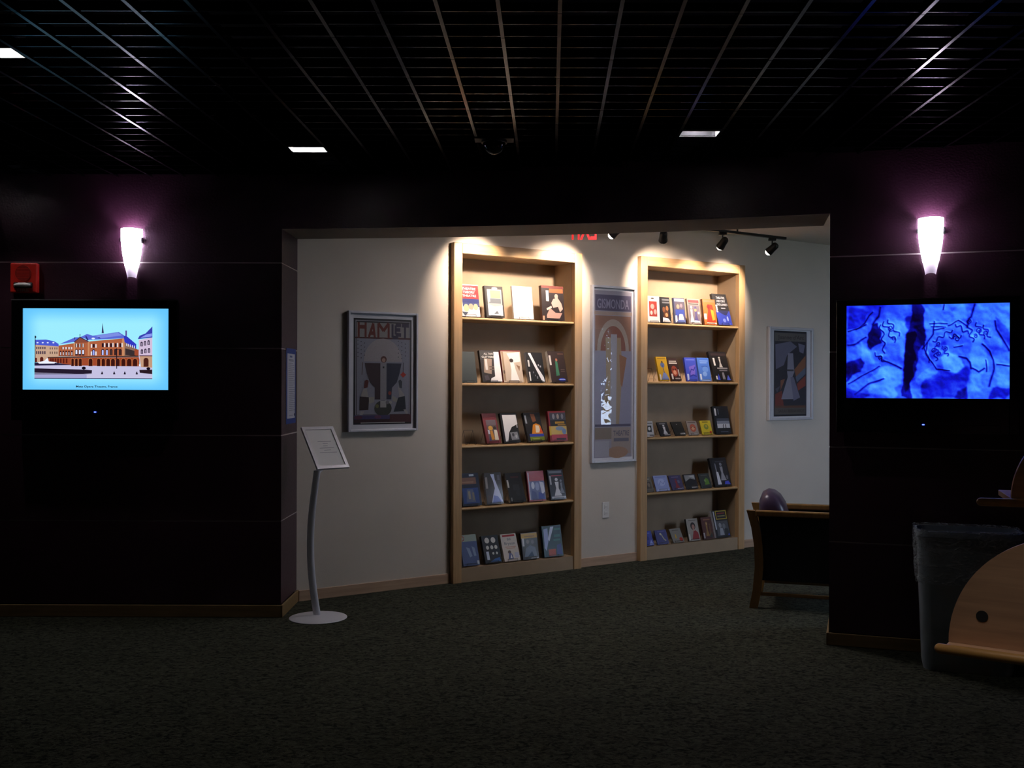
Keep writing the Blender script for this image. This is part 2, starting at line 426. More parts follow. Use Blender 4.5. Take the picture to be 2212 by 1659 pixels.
# open metal ceiling grid: long bars run with depth, thin blades across
DIR = math.atan2(0.0366, 1)      # long bars turn slightly to the right
def wall_y(x):
    if x <= LX: return LY
    if x >= P2.x: return RA.y - 0.34 * (x - RA.x)
    for a, b in zip(CURVE, CURVE[1:]):
        if a.x <= x <= b.x: return a.y + (b.y - a.y) * (x - a.x) / (b.x - a.x)
    return LY
SP, CR = 0.2155, 0.1311
for k in range(-22, 20):
    x0 = 0.162 + SP * k
    y = 1.2
    xe = x0 + 0.0366 * (6.4 - 3.576); ye = wall_y(xe) - 0.005
    fx = lambda y: x0 + 0.0366 * (y - 3.576)
    m = MB(); ph = (k % 3) * 2
    cuts = [1.2] + [3.70 - 0.003 + CR * j for j in range(-18, 24) if (j + ph) % 6 == 0 and 1.2 < 3.70 + CR * j < ye - 0.05] + [ye]
    for a, b in zip(cuts, cuts[1:]):
        for hw, z0, z1 in ((0.0072, CEIL, CEIL + 0.006), (0.0015, CEIL + 0.0061, CEIL + 0.045)):
            b2 = b - 0.005
            m.add([(fx(yy) + sx * hw, yy, z) for z in (z0, z1) for yy in (a, b2) for sx in (-1, 1)],
                  [(0, 2, 3, 1), (4, 5, 7, 6), (0, 1, 5, 4), (2, 6, 7, 3), (0, 4, 6, 2), (1, 3, 7, 5)])
    m.build('grid_bar', M['slat'], ce)
for j in range(-18, 23):
    yc = 3.70 + CR * j
    xs = np.linspace(-5.2, 4.6, 400); ok = [x for x in xs if yc - 0.004 * (x + 1.4) < wall_y(x) - 0.01]
    if not ok: continue
    xa, xb = ok[0], ok[-1]
    yy = lambda x: yc - 0.004 * (x + 1.4)
    MB().add([(x, yy(x) + dy, z) for z in (CEIL + 0.0065, CEIL + 0.04) for x in (xa, xb) for dy in (-0.0022, 0.0022)],
             [(0, 2, 3, 1), (4, 5, 7, 6), (0, 1, 5, 4), (2, 6, 7, 3), (0, 4, 6, 2), (1, 3, 7, 5)]).build('grid_blade', M['blade'], ce)

# ------------------------------------------------------------------ built-in bookcases
for bi, (s0, s1, top, shelves) in enumerate(BC):
    t = thing('bookcase', ['maple trimmed built-in bookcase between the framed HAMLET poster and the tall narrow poster', 'maple trimmed built-in bookcase behind the armchair, right of the tall narrow poster'][bi], 'bookcase', wp(s0), TH, 'built-in bookcases on the cream wall')
    W = s1 - s0; st = 0.075
    fr, bk = -0.05, 0.23
    MB().box(0, st, fr, 0.0, 0, top, 0.004).build('stile', M['maple_v'], t)
    MB().box(W - st, W, fr, 0.0, 0, top, 0.004).build('stile', M['maple_v'], t)
    MB().box(st, W - st, fr, 0.0, top - 0.08, top, 0.004).build('top_rail', M['maple_h'], t)
    MB().box(st - 0.02, st, 0.0, bk + 0.01, 0, top - 0.06).build('side_panel', M['laminate'], t)
    MB().box(W - st, W - st + 0.02, 0.0, bk + 0.01, 0, top - 0.06).build('side_panel', M['laminate'], t)
    MB().box(st - 0.02, W - st + 0.02, bk, bk + 0.015, 0, top - 0.06).build('back_panel', M['laminate'], t)
    MB().box(st, W - st, 0.0, bk, top - 0.08, top - 0.062).build('head_panel', M['laminate'], t)
    MB().box(st, W - st, fr + 0.012, bk, 0, shelves[0]).build('plinth', M['laminate'], t)
    for z in shelves[1:]:
        n = 6; r = 0.0105
        prof = [(fr + 0.012 + r - r * math.sin(PI * i / n), z - r + r * math.cos(PI * i / n)) for i in range(n + 1)] + [(bk, z - 2 * r), (bk, z)]
        MB().extrude_profile(prof, st, W - st, lambda p, q, x: (x, p, q)).build('shelf', M['shelf'], t, True)

# ------------------------------------------------------------------ books and disc cases on wire easels
def R(x0, y0, x1, y1, c): return ('r', x0, y0, x1, y1, c)
def E_(cx, cy, rx, ry, c): return ('e', cx, cy, rx, ry, c)
def P(c, *p): return ('p', list(p), c)
def T(tx, cx, yb, h, mw, c): return ('t', tx, cx, yb, h, mw, c)
def fig(c, cx, y0, y1, wd):   # small standing figure: head, torso, skirt
    h = y1 - y0
    return [E_(cx, y1 - 0.09 * h, 0.14 * wd + 0.03, 0.09 * h, c), P(c, (cx - .25 * wd, y1 - .22 * h), (cx + .25 * wd, y1 - .22 * h), (cx + .16 * wd, y0 + .42 * h), (cx + .5 * wd, y0), (cx - .5 * wd, y0), (cx - .16 * wd, y0 + .42 * h))]

def easel(label, parent_loc, w, hb, T_, tau, lift, full=True):
    e = thing('book_easel', label, 'easel', parent_loc, TH, 'wire easels on the shelves')
    c, s = math.cos(tau), math.sin(tau)
    g = lambda x, tt, hh: (x, hh * s + tt * c, hh * c - tt * s + lift)
    hh = min(0.14, hb * 0.7)
    foot = g(0, T_ + 0.004, hh)
    for sx in (-1, 1):
        x = sx * min(0.045, w * 0.34)
        MB().tube([g(x, -0.006, 0.014), g(x, -0.006, -0.003), g(x, T_ + 0.003, -0.003), g(x, T_ + 0.003, hh), (x, min(foot[1] + 0.05, 0.225), 0.002)], 0.0014, 5).build('side_wire', M['wire'], e)
    x = min(0.045, w * 0.34)
    MB().tube([g(-x, -0.006, 0.014), g(x, -0.006, 0.014)], 0.0014, 5).build('lip_wire', M['wire'], e)
    MB().tube([g(-x, T_ + 0.003, hh), g(x, T_ + 0.003, hh)], 0.0014, 5).build('top_wire', M['wire'], e)
    return e

def book(bi, sh, s, w, h, lean, th, cover, spine, items, label, disc=False, name=None):
    z = BC[bi][3][sh]
    hb = math.hypot(h, lean); tau = math.atan2(lean, h); c, sn = math.cos(tau), math.sin(tau)
    lift = th * sn + 0.005
    loc = wp(s + w / 2, -0.02, z)
    t = thing('disc_case' if disc else 'book', label, 'disc case' if disc else 'book', loc, TH, 'disc cases on the right bookcase' if disc else ('books on the left bookcase' if bi == 0 else 'books on the right bookcase'))
    g = lambda x, tt, hh: (x, hh * sn + tt * c, hh * c - tt * sn + lift)
    def bx(m, x0, x1, t0, t1, h0, h1):
        m.add([g(x, tt, hh) for hh in (h0, h1) for tt in (t0, t1) for x in (x0, x1)], [(0, 2, 3, 1), (4, 5, 7, 6), (0, 1, 5, 4), (2, 6, 7, 3), (0, 4, 6, 2), (1, 3, 7, 5)])
    cm = pm('cover_' + label[:24], cover, 0.42, vary=0.05, scale=12, coat=0.2)
    sm = pm('spine_' + label[:24], spine, 0.42, vary=0.05, scale=12, coat=0.2)
    bd = 0.0016 if disc else 0.0025
    m = MB(); bx(m, -w / 2, w / 2, 0, bd, 0, hb); bx(m, -w / 2, w / 2, th - bd, th, 0, hb); m.build('cover', cm, t)
    m = MB(); bx(m, -w / 2 - 0.0008, -w / 2 + bd, bd * 0.5, th - bd * 0.5, 0.0005, hb - 0.0005); m.build('spine', sm, t)
    m = MB(); bx(m, -w / 2 + bd, w / 2 - 0.004, bd, th - bd, 0.004, hb - 0.004); m.build('disc_tray' if disc else 'pages', M['hole'] if disc else M['pages'], t)
    print_obj('cover_print', items, w, hb, lambda x, y, k: g(x - w / 2, -0.0004 - k, y), M['print'], t, 0.00012)
    easel('wire easel holding the ' + label.split(',')[0], loc, w, hb, th, tau, lift)
    return t

W_, K_ = '#e9e6e2', '#121214'
LT = ['top shelf', 'second shelf', 'middle shelf', 'fourth shelf', 'bottom shelf']
def place(bi, row, pos, desc): return '%s, %s bookcase %s, %s' % (desc, ['left', 'right'][bi], LT[row], pos)
def add(bi, row, pos, s, w, h, lean, th, cover, spine, desc, items, disc=False):
    book(bi, 4 - row, s, w, h, lean, th, cover, spine, items, place(bi, row, pos, desc), disc)

# left bookcase, top shelf
add(0, 0, 'leftmost', 1.266, .170, .245, .040, .028, '#d6d2cc', '#7a1c20', 'book with red title block over a navy and white photo',
    [R(0, 0, 1, 1, '#c9c9cc'), R(0, .55, 1, .97, '#b5231f'), T('THEATRE', .5, .83, .07, .72, '#f0e4dc'), T('THEORY', .5, .72, .07, .62, '#f0e4dc'), T('THEATRE', .5, .61, .07, .72, '#f0e4dc'), R(0, .42, 1, .55, '#1c2766'), R(0, .30, 1, .42, '#39406e'),
     E_(.3, .26, .14, .12, '#c8b48a'), E_(.55, .3, .13, .1, '#a39a80'), E_(.8, .3, .12, .1, '#b8aa86'), P('#f2f2f4', (.2, .0), (.5, .22), (1, .10), (1, 0)), P('#39404e', (.05, .14), (.4, .12), (.2, .02)), R(.03, .2, .12, .5, '#e8e6e2')])
add(0, 0, 'second from left', 1.495, .166, .244, .040, .030, '#1c1a1a', '#17151a', 'black bordered book with a pale grey photograph',
    [R(.0, .0, 1, 1, '#29231f'), R(.12, .06, .92, .90, '#8f9090'), R(.3, .62, .85, .86, '#c7b56c'), R(.2, .45, .85, .60, '#5d6268'), P('#d6dadc', (.12, .06), (.92, .06), (.92, .40), (.5, .34), (.12, .42)), R(.14, .5, .26, .88, '#eceae6'), E_(.55, .93, .16, .04, '#b9b7b4'), P('#54585e', (.4, .1), (.7, .12), (.6, .22))])
add(0, 0, 'third from left', 1.748, .187, .258, .036, .020, '#efeeec', '#9d9a96', 'nearly white book with a faint grey drawing',
    [R(0, 0, 1, 1, '#f3f2f0'), P('#cfd4de', (.75, .5), (1, .4), (1, .75), (.85, .8)), P('#a9b2b8', (.05, .05), (.25, .3), (.2, .55), (.05, .3)), E_(.5, .12, .08, .05, '#b6bcc0'), E_(.72, .12, .09, .05, '#c0c4c8'), R(.2, .86, .8, .9, '#dcdad8')])
add(0, 0, 'rightmost', 2.020, .219, .277, .024, .032, '#2a1a1a', '#3a1d19', 'large dark brown book with a pale crouching figure',
    [R(0, 0, 1, 1, '#241718'), R(.0, .93, 1, 1, '#6e2a20'), R(.35, .80, .97, .92, '#a5572c'), R(.02, .0, .10, .12, '#c98a70'), R(.2, .55, .32, .86, '#e8e4e0'),
     E_(.66, .70, .08, .07, '#b89c90'), P('#b89b90', (.52, .62), (.72, .66), (.88, .5), (.94, .34), (.8, .24), (.72, .40), (.5, .36), (.42, .5)), P('#a88478', (.35, .36), (.6, .22), (.9, .22), (.78, .06), (.2, .06), (.2, .14)), P('#c8b0a4', (.2, .34), (.42, .42), (.44, .36), (.22, .28))])
# second shelf
add(0, 1, 'leftmost', 1.262, .150, .236, .049, .012, '#3d4442', '#2c3130', 'plain slate grey folder',
    [R(0, 0, 1, 1, '#414846'), R(.03, .6, .10, .95, '#6d7472'), E_(.1, .8, .03, .04, '#b6bcb9'), E_(.07, .66, .03, .03, '#b6bcb9'), R(.4, .02, .9, .04, '#6a6f6c')])
add(0, 1, 'second from left', 1.461, .179, .247, .058, .026, '#27211f', '#201a18', 'dark and white book lettered ALL THAT GLITTERED',  # the white is spotlight glare painted into the cover
    [R(0, 0, 1, 1, '#2a2321'), R(.0, .70, 1, .97, '#383533'), T('ALL THAT', .46, .86, .06, .5, '#d8d4cc'), T('GLITTERED', .46, .76, .06, .74, '#d8d4cc'), P('#a18a78', (.12, .3), (.5, .25), (.6, .72), (.2, .75)), R(.22, .38, .34, .72, '#dcd6d0'), R(.42, .46, .7, .5, '#6a5a4e'), R(.42, .38, .66, .42, '#6a5a4e'), P('#f4f2f0', (.72, .95), (.98, .95), (1, .02), (.40, .02), (.46, .12), (.66, .18), (.68, .55)), P('#4a4048', (.15, .05), (.38, .08), (.3, .22), (.12, .2))])  # white swath at the right paints spotlight glare into the cover print
add(0, 1, 'middle', 1.656, .185, .251, .059, .024, '#c4b09c', '#7b3030', 'tan book with a small dancing figure in white',
    [R(0, 0, 1, 1, '#c9b6a2'), R(0, .96, 1, 1, '#7b3030'), R(.03, .05, .12, .95, '#a08468'), P('#efe9e2', (.3, .9), (.95, .95), (.95, .65), (.5, .6)), E_(.5, .68, .10, .06, '#3a2d28'), P('#f4f0ea', (.42, .62), (.62, .6), (.66, .4), (.8, .05), (.36, .05), (.44, .38)), P('#8a6a50', (.72, .55), (.85, .35), (.9, .5)), R(.15, .02, .9, .04, '#9a7e64'), E_(.07, .32, .04, .06, '#5b4a3e')])
add(0, 1, 'fourth from left', 1.895, .158, .238, .060, .026, '#101014', '#8d8e96', 'black book with a white diagonal stroke',
    [R(0, 0, 1, 1, '#131318'), P('#e2e2e8', (.14, .98), (.3, .98), (.62, .5), (.92, .18), (.96, .02), (.78, .04), (.42, .56)), R(.05, .05, .13, .35, '#dedcd8'), R(.06, .52, .16, .74, '#c9c8c6'), R(.66, .55, .72, .6, '#b8b8be'), R(.76, .5, .84, .56, '#a8a8b0'), R(.5, .12, .56, .2, '#9a9aa2'), R(.4, .2, .45, .25, '#888890'), R(.3, .3, .36, .36, '#777780')])
add(0, 1, 'rightmost', 2.113, .163, .250, .069, .030, '#2e1f1e', '#d8d4cf', 'dark brown book with green figure and blue disc',
    [R(0, 0, 1, 1, '#322322'), R(.05, .55, .16, .86, '#d5cfca'), P('#3c7a5e', (.34, .2), (.55, .22), (.52, .66), (.4, .7)), E_(.48, .72, .06, .05, '#b4705a'), E_(.66, .08, .22, .05, '#2a44c8'), R(.5, .08, .84, .1, '#dfe6f4'), R(.66, .4, .9, .42, '#6b5a54'), R(.66, .34, .9, .36, '#6b5a54'), R(.6, .9, .95, .93, '#6b4a3e')])
# middle shelf
add(0, 2, 'leftmost', 1.501, .128, .226, .085, .024, '#6e1220', '#5a0e1a', 'maroon book with orange and white costumed figures',
    [R(0, 0, 1, 1, '#741524'), R(.2, .08, .9, .78, '#5b4a4a'), R(.2, .60, .9, .78, '#6a5a62'), E_(.45, .5, .16, .08, '#d09a3a'), P('#c98420', (.4, .1), (.62, .12), (.55, .42), (.38, .4)), P('#e6dac6', (.62, .1), (.9, .1), (.88, .42), (.68, .48)), E_(.74, .5, .1, .06, '#2a1c18'), P('#2a2a66', (.22, .08), (.36, .08), (.3, .3)), R(.22, .3, .34, .44, '#c7c7da'), R(.15, .85, .85, .88, '#8e2b34')])
add(0, 2, 'second from left', 1.658, .154, .228, .067, .026, '#141416', '#0f0f11', 'black book with a sweeping white curve',  # the white curve is painted glare
    [R(0, 0, 1, 1, '#16161a'), P('#eceaea', (.12, .94), (.95, .94), (.98, .62), (.6, .52), (.4, .34), (.26, .04), (.12, .04)), P('#8a8c92', (.45, .34), (.9, .36), (.95, .1), (.5, .08)), E_(.62, .26, .07, .06, '#44464c'), E_(.8, .2, .06, .06, '#b9bac0'), R(.9, .5, .96, .6, '#c4c4c8')])  # the white sweep is glare painted into the cover colours
add(0, 2, 'third from left', 1.889, .160, .226, .085, .028, '#161418', '#2d2f38', 'black book with orange dress over blue band',
    [R(0, 0, 1, 1, '#18161a'), R(.04, .62, .14, .9, '#9aa0a8'), P('#7a4628', (.4, .96), (.66, .94), (.7, .7), (.48, .66)), P('#e08a1e', (.3, .26), (.98, .26), (.88, .56), (.66, .62), (.46, .58)), P('#f0ddc4', (.55, .3), (.84, .3), (.8, .54), (.6, .56)), P('#e5562a', (.75, .3), (.98, .28), (.9, .5)), R(.14, .16, 1, .26, '#3240a0'), R(.14, .03, 1, .16, '#7b8a2a'), R(.3, .06, .7, .1, '#a7b352')])
add(0, 2, 'rightmost', 2.101, .173, .241, .042, .030, '#7e1722', '#6a1220', 'red book with dark photos and yellow block',
    [R(0, 0, 1, 1, '#8a1a26'), R(.08, .70, 1, .95, '#3b3a44'), E_(.3, .82, .07, .09, '#8b8a90'), E_(.55, .82, .07, .09, '#9a8a80'), E_(.8, .82, .07, .09, '#77767e'), R(.08, .5, 1, .70, '#1e1816'), R(.36, .58, .9, .65, '#b5861e'), R(.5, .52, .95, .56, '#b5861e'), R(.08, .22, 1, .5, '#d0b060'), E_(.6, .42, .24, .07, '#7e93ae'), E_(.84, .32, .12, .1, '#6a86b0'), R(.0, .2, .1, .5, '#cba72e'), R(.1, .03, 1, .22, '#b43a50'), R(.36, .04, .92, .1, '#2a1a24')])
# fourth shelf
add(0, 3, 'leftmost', 1.290, .168, .242, .066, .026, '#1b2338', '#141a2c', 'navy book with a brown title band',
    [R(0, 0, 1, 1, '#1c253c'), R(.0, .66, .84, .86, '#7a5648'), R(.05, .70, .7, .74, '#93705e'), R(.06, .06, .9, .54, '#25407e'), P('#55607e', (.2, .1), (.7, .1), (.62, .5), (.3, .5)), R(.34, .2, .46, .44, '#8a8474'), R(.55, .16, .66, .4, '#77726a'), R(.5, .9, .75, .96, '#aebccc')])
add(0, 3, 'second from left', 1.503, .154, .239, .050, .026, '#2a2a34', '#c9c8cc', 'dark book with a bluish white draped shape',  # the bluish white draped shape is painted window glare
    [R(0, 0, 1, 1, '#3a3534'), R(.04, .5, .16, .86, '#8a8480'), P('#bfc8ea', (.36, .95), (.58, .95), (.6, .78), (.84, .36), (.97, .06), (.3, .04), (.42, .28), (.56, .5), (.5, .72)), P('#6a7ac8', (.36, .04), (.9, .06), (.7, .24), (.46, .28)), P('#4a3a34', (.06, .05), (.3, .05), (.36, .24), (.1, .3)), R(.75, .75, .9, .92, '#5d5c68')])  # bluish white shapes paint reflected window glare onto the cover
add(0, 3, 'middle', 1.719, .149, .222, .085, .024, '#141316', '#bdb9b4', 'almost black book with a small white spine sticker',
    [R(0, 0, 1, 1, '#161518'), R(.02, .5, .12, .76, '#bdbbb8'), R(.3, .82, .8, .88, '#4a1e22'), R(.34, .4, .74, .6, '#2a2930'), E_(.6, .3, .14, .1, '#232228'), R(.08, .04, .16, .16, '#8a8888')])
add(0, 3, 'fourth from left', 1.899, .161, .235, .046, .028, '#8e1a2c', '#7a1424', 'red topped book with blue grey crowd',
    [R(0, 0, 1, 1, '#9a1e32'), R(.1, .04, 1, .66, '#5a6496'), E_(.3, .52, .1, .12, '#c0c4da'), E_(.55, .48, .12, .14, '#8f9ac8'), P('#d2d6ea', (.7, .64), (.95, .6), (.98, .3), (.8, .2)), P('#37407e', (.16, .06), (.5, .06), (.45, .3), (.2, .36)), P('#2c3a9a', (.55, .05), (.95, .05), (.9, .22), (.6, .3)), R(.05, .04, .1, .95, '#c0c4d4'), R(.3, .76, .8, .80, '#a83a44')])
add(0, 3, 'rightmost', 2.112, .151, .234, .060, .026, '#20222c', '#343640', 'charcoal book with two grey dancers under a red line',
    [R(0, 0, 1, 1, '#262832'), R(.06, .88, .9, .96, '#6f7480'), R(.2, .78, .9, .81, '#b4485a')] + fig('#d0d2da', .5, .12, .72, .5) + fig('#7e828e', .78, .2, .66, .3) + [R(.06, .04, .98, .1, '#b9bcc6'), R(.06, .5, .16, .8, '#a8aab2')])
# bottom shelf
add(0, 4, 'leftmost', 1.295, .146, .225, .069, .024, '#5a6a92', '#4a5a82', 'slate blue book with a pale green head band',
    [R(0, 0, 1, 1, '#4d5d8c'), R(0, .78, 1, 1, '#93a39a'), ('s', [(.12, .97), (.24, .92), (.22, .84), (.12, .8)], .03, '#a01e2a'), P('#7f92b6', (.3, .6), (.5, .56), (.62, .3), (.46, .26)), P('#7f92b6', (.64, .62), (.82, .56), (.86, .3), (.72, .3)), R(.86, .03, .97, .14, '#cfd8e4'), R(.06, .04, .5, .07, '#39486e')])
add(0, 4, 'second from left', 1.492, .150, .202, .071, .028, '#14161e', '#1c1e26', 'black book covered in white dots of three sizes',
    [R(0, 0, 1, 1, '#14161e')] + [E_(x, .82, .14, .105, '#d4d2cc') for x in (.3, .68)] + [E_(x, .56, .09, .072, '#d4d2cc') for x in (.27, .53, .78)] + [E_(x, .34, .06, .048, '#d4d2cc') for x in (.56, .78)] + [R(.14, .12, .3, .42, '#c5cde0'), P('#2e63a8', (.3, .04), (.95, .04), (.9, .18), (.6, .14))])
add(0, 4, 'middle', 1.668, .147, .200, .074, .026, '#d0c8c0', '#ded9d2', 'white book lettered Bill Bryson under a red bar',
    [R(0, 0, 1, 1, '#d2cac2'), R(.12, .90, .9, .97, '#a51e26'), T('Bill', .5, .76, .09, .22, '#77808a'), T('Bryson', .5, .60, .10, .66, '#77808a'), R(.2, .5, .86, .53, '#c49a88'), R(.25, .45, .8, .475, '#c49a88'), E_(.4, .32, .1, .07, '#5a4c46'), P('#5a6494', (.26, .06), (.6, .06), (.54, .26), (.36, .3)), P('#e8e4e4', (.4, .1), (.52, .1), (.48, .26)), R(.7, .1, .95, .3, '#b8bad0')])
add(0, 4, 'fourth from left', 1.842, .153, .204, .042, .028, '#3a3c40', '#2a2c30', 'grey photo book with a yellow title band',
    [R(0, 0, 1, 1, '#44474b'), R(0, .79, 1, .98, '#c59a1e'), R(.2, .84, .85, .88, '#8e6a1a'), R(.05, .5, .16, .8, '#cfd0d2'), E_(.38, .66, .1, .08, '#8d8a86'), E_(.68, .64, .1, .08, '#77747a'), P('#6c7a8e', (.1, .1), (.9, .1), (.82, .44), (.5, .52), (.24, .42)), P('#2d4664', (.3, .1), (.7, .1), (.6, .3)), R(.5, .02, .98, .05, '#cfd0d4')])
add(0, 4, 'rightmost', 2.048, .188, .243, .048, .030, '#123440', '#0f2a34', 'teal book with pale streak and orange square',
    [R(0, 0, 1, 1, '#15404c'), P('#98a8d8', (.08, .9), (.3, .92), (.28, .5), (.14, .2), (.06, .3)), P('#c5d0ea', (.44, .96), (.62, .96), (.34, .5), (.26, .56)), R(.24, .03, .62, .24, '#b2452e'), R(.6, .62, .92, .70, '#2d6a6c'), R(.55, .5, .9, .56, '#2d6a6c'), P('#243a7e', (.66, .05), (.96, .05), (.92, .4), (.7, .36)), R(.62, .84, .94, .9, '#3a7a70')])
# right bookcase, top shelf
add(1, 0, 'leftmost', 3.127, .135, .226, .014, .014, '#e4e0dc', '#b9b4b0', 'white book with a red engraving',
    [R(0, 0, 1, 1, '#e8e4e0'), E_(.42, .91, .14, .035, '#6a605c'), R(.12, .22, .78, .80, '#a8443e'), E_(.4, .6, .16, .1, '#d6a8a0'), E_(.62, .4, .12, .1, '#d6a8a0'), E_(.3, .36, .1, .08, '#e8d0c8'), R(.0, .0, 1, .02, '#9a9490')])
add(1, 0, 'second from left', 3.286, .110, .222, .035, .022, '#1d1c22', '#2a2a30', 'dark book with brown faces and a white foot',
    [R(0, 0, 1, 1, '#1d1d22'), R(.2, .86, .95, .93, '#6b6c72'), R(.2, .76, .95, .82, '#6b6c72'), E_(.32, .5, .16, .12, '#7a4a30'), E_(.66, .56, .14, .1, '#97643e'), P('#54301f', (.2, .2), (.8, .2), (.75, .46), (.3, .42)), E_(.55, .3, .14, .08, '#b88a60'), P('#e4e2e2', (.1, .02), (.95, .02), (.7, .16), (.14, .2))])
add(1, 0, 'third from left', 3.438, .127, .223, .026, .022, '#5f6a80', '#3a4258', 'blue grey book with a white lit stage',
    [R(0, 0, 1, 1, '#4c4a6a'), R(.06, .86, .94, .97, '#aab0ba'), R(.1, .55, .9, .84, '#5d5560'), E_(.36, .66, .14, .09, '#9a8a7a'), E_(.66, .7, .12, .08, '#8a7a88'), R(.1, .3, .9, .54, '#3a4a9a'), P('#e6ecf4', (.35, .14), (.85, .14), (.75, .36), (.45, .36)), R(.05, .04, .22, .3, '#e0e0e2'), R(.24, .04, .95, .13, '#5a6aa8')])
add(1, 0, 'fourth from left', 3.606, .148, .224, .037, .022, '#9a8878', '#5d5048', 'book with red title over violet performers',
    [R(0, 0, 1, 1, '#8d7f78'), R(.06, .84, .94, .95, '#7a2a30'), R(.1, .77, .9, .81, '#2e2a30'), R(.06, .04, .94, .74, '#6a5f6a')] + fig('#d9d0be', .28, .06, .72, .34) + fig('#4a4272', .62, .08, .70, .4) + [E_(.6, .55, .1, .06, '#c08a60'), E_(.84, .44, .08, .05, '#c3b6b0'), P('#efeae2', (.4, .04), (.9, .04), (.86, .12), (.46, .14))])
add(1, 0, 'fifth from left', 3.792, .154, .229, .037, .024, '#c4561c', '#3a1a10', 'bright orange book with a flame red figure',
    [R(0, 0, 1, 1, '#d0642a'), R(.08, .88, .94, .96, '#a86a48'), P('#c2301a', (.36, .8), (.75, .78), (.92, .1), (.2, .1), (.36, .5)), P('#e8962e', (.58, .6), (.8, .56), (.88, .2), (.66, .16)), E_(.42, .7, .12, .08, '#7e1a12'), R(.02, .2, .22, .42, '#e9e4dc'), R(.2, .03, .95, .08, '#d8d0cc')])
add(1, 0, 'rightmost', 3.959, .179, .285, .091, .026, '#15161c', '#0e0e14', 'tall black and blue book with white title lettering',
    [R(0, 0, 1, 1, '#17171d'), R(.04, .0, 1, .46, '#2a3aa0'), T('THEATRE', .55, .84, .07, .6, '#c9ccd4'), T('HISTORY', .55, .73, .07, .6, '#c9ccd4'), T('EXPLAINED', .58, .62, .07, .72, '#c9ccd4'), R(.1, .4, .2, .64, '#dcdce0'), P('#20254e', (.1, .46), (.96, .46), (.7, .30), (.4, .36)), R(.45, .52, .75, .55, '#9a9eaa'), E_(.5, .14, .1, .06, '#6a7ad0'), E_(.75, .2, .06, .08, '#8896e0'), R(.3, .02, .9, .05, '#4a5ac8')])
# second shelf
add(1, 1, 'leftmost', 3.264, .119, .208, .058, .020, '#bb9020', '#8a6a18', 'yellow book with a small blue emblem',
    [R(0, 0, 1, 1, '#c59a26'), R(.1, .9, .9, .94, '#8a6a1a'), E_(.5, .66, .2, .11, '#5a6a9a'), E_(.5, .78, .08, .05, '#5a4a30'), ('s', [(.5, .66), (.55, .4), (.6, .3)], .06, '#3c4a86'), P('#7a8ac0', (.2, .04), (.95, .04), (.7, .32), (.45, .34)), R(.05, .04, .18, .26, '#cfd4e4')])
add(1, 1, 'second from left', 3.400, .117, .198, .068, .020, '#2a1414', '#401818', 'dark maroon book with ruddy mask',
    [R(0, 0, 1, 1, '#2c1414'), R(.14, .84, .86, .88, '#b8b0aa'), R(.1, .75, .9, .80, '#c8c2bc'), E_(.5, .42, .3, .24, '#8a3826'), E_(.5, .36, .16, .1, '#c58a70'), E_(.38, .5, .06, .04, '#1c0c0c'), E_(.62, .5, .06, .04, '#1c0c0c'), R(.08, .06, .24, .3, '#d0cac8'), R(.4, .06, .9, .12, '#a8a0a0'), R(.82, .2, .94, .5, '#a89a98')])
add(1, 1, 'third from left', 3.583, .133, .208, .043, .020, '#3a48b4', '#2a3080', 'royal blue book with a violet pattern',
    [R(0, 0, 1, 1, '#4454c8'), P('#7a66d2', (.3, .6), (.9, .7), (.8, .3), (.4, .2)), ('s', [(.3, .3), (.5, .5), (.7, .46), (.86, .6)], .06, '#3438a0'), R(.06, .04, .22, .3, '#c9d2f0'), R(.1, .88, .9, .93, '#6a7ae0'), ('s', [(.3, .2), (.6, .26), (.9, .2)], .05, '#2c309a')])
add(1, 1, 'fourth from left', 3.737, .141, .209, .046, .020, '#4a74cc', '#34509a', 'light blue book with paler cloud shapes',
    [R(0, 0, 1, 1, '#4f7cd8'), R(.2, .84, .9, .88, '#8fb0f0'), R(.2, .76, .8, .8, '#8fb0f0'), E_(.6, .5, .26, .12, '#6c98e8'), E_(.5, .3, .2, .1, '#86acf0'), R(.06, .06, .2, .3, '#dfe8f8'), R(.14, .0, .9, .06, '#a9c4f4'), R(.3, .62, .8, .65, '#3a58b0')])
add(1, 1, 'rightmost', 3.917, .214, .264, .086, .028, '#141216', '#100e12', 'wide black book with a white costumed figure',
    [R(0, 0, 1, 1, '#171519'), R(.1, .86, .95, .94, '#33262a'), R(.16, .52, .26, .78, '#dad6d4')] + fig('#c4beb8', .55, .46, .82, .2) + [R(.3, .40, .9, .45, '#8e8a8c'), R(.4, .33, .86, .37, '#77737a'), P('#3a4ad0', (.2, .02), (.36, .02), (.3, .24)), P('#5a6ae0', (.72, .02), (.95, .02), (.84, .2)), P('#8a8890', (.5, .04), (.66, .04), (.62, .28), (.52, .28)), R(.12, .04, .2, .16, '#d8d6da')])
